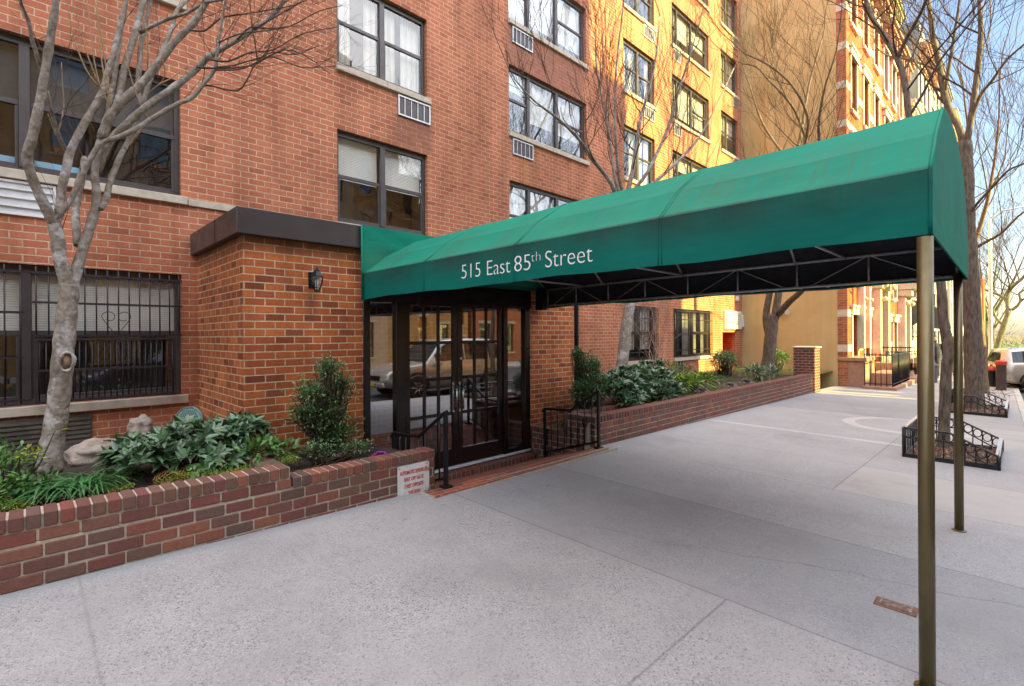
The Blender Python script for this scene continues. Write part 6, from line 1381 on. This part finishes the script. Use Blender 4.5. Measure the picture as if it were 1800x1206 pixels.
# ---------------------------------------------------------------- two people far along the pavement
def person(label, loc, rz, coat, legs, skin, hair, stride=.22, bag=None):
    x0, y0, z0 = loc; p = empty('person', loc, label, 'person', 'people walking along the pavement', rz)
    def skinned(name, pts, edges_, rad, mat):
        me = bpy.data.meshes.new(name); me.from_pydata(pts, edges_, []); o = bpy.data.objects.new(name, me); link(o, p); me.materials.append(mat)
        bm_ = o.modifiers.new('skin', 'SKIN'); me_sv = me.skin_vertices[0].data if me.skin_vertices else None
        if me_sv is None:
            import bmesh
            b = bmesh.new(); b.from_mesh(me); ly = b.verts.layers.skin.verify(); b.to_mesh(me); b.free(); me_sv = me.skin_vertices[0].data
        for v, r in zip(me_sv, rad): v.radius = (r, r)
        me_sv[0].use_root = True; o.modifiers.new('sub', 'SUBSURF').levels = 1; o.modifiers['sub'].render_levels = 2; return o
    pts = [(0,0,.95),(0,0,1.12),(0,0,1.32),(.02,0,1.45),(.03,0,1.55),(.04,0,1.66)]; ed = [(0,1),(1,2),(2,3),(3,4),(4,5)]; rad = [.15,.14,.15,.07,.075,.10]
    def add(i, q, r): pts.append(q); rad.append(r); ed.append((i, len(pts)-1)); return len(pts)-1
    for s in (-1, 1):
        f = s*stride; k = add(0, (f*.1, s*.10, .86), .10); k = add(k, (f*.6+.04, s*.10, .50), .065); k = add(k, (f, s*.10, .09), .045); add(k, (f+.17, s*.11, .04), .035)
        k = add(2, (0, s*.19, 1.38), .07); k = add(k, (-f*.4, s*.25, 1.12), .05); k = add(k, (-f*.8+.05, s*.26, .88), .035); h = add(k, (-f*.9+.06, s*.26, .80), .032)
        for j in range(4): q = add(h, (-f*.9+.04+.018*j, s*.26, .745-.004*(j in (1,2))), .008); add(q, (-f*.9+.05+.018*j, s*.25, .70+.012*(j in (0,3))), .007)
        add(h, (-f*.9+.11, s*.245, .77), .009)
    skinned('body', pts, ed, rad, coat)
    mb = MB(); mb.ball((.05,0,1.66), (.095,.08,.125), 14, 10); mb.ball((.145,0,1.65),(.02,.014,.022),6,4)
    for s in (-1, 1): mb.ball((.04,s*.08,1.655),(.02,.012,.03),6,4)
    mb.build('head', skin, p)
    mb = MB()
    for s in (-1, 1): mb.ball((.135,s*.03,1.675),(.012,.012,.008),6,4)
    mb.ball((.138,0,1.60),(.01,.025,.006),6,4); mb.build('face', M['iron'], p)
    mb = MB(); mb.ball((.03,0,1.70), (.105,.09,.11), 14, 8); mb.build('hair', hair, p)
    mb = MB(); mb.lathe([(.17,.88),(.19,1.0),(.18,1.3),(.13,1.43),(.07,1.47)], (0,0,0), 14); mb.build('coat', coat, p)
    mb = MB()
    for s in (-1, 1): f = s*stride; mb.tube([(0,s*.09,.93),(f*.6+.04,s*.10,.50),(f,s*.10,.08)], [.105,.075,.058], 10)
    mb.build('trousers', legs, p)
    mb = MB()
    for s in (-1, 1): f = s*stride; mb.tube([(f-.05,s*.10,.04),(f+.08,s*.105,.05),(f+.2,s*.11,.03)], [.045,.05,.03], 8)
    mb.build('shoe', M['iron'], p)
    return p
SKN = plain('skin_tone', (.45,.26,.18), .5); HRD = plain('dark_hair', (.02,.014,.01), .6)
person('person in a dark jacket walking left of the slim crooked tree', (27.5,2.55,gz(27.5,2.55)), R(180), plain('navy_jacket', (.02,.022,.03), .8), plain('dark_trousers', (.03,.03,.035), .8), SKN, HRD)
person('person in an orange top and grey trousers walking right of the slim crooked tree', (30.5,2.25,gz(30.5,2.25)), R(180), plain('orange_top', (.60,.26,.06), .8), plain('grey_trousers', (.20,.21,.23), .8), SKN, HRD)
# low greenery and railings at the end of the street
cover('far_hedge', 86, 100, -14, 9, -2.9, 5000, LM_LIME, 77, .5, .35, 2.2)
cover('far_hedge', 100, 120, -25, 25, -2.6, 4000, LM_TAN, 78, .9, .6, 4.0)
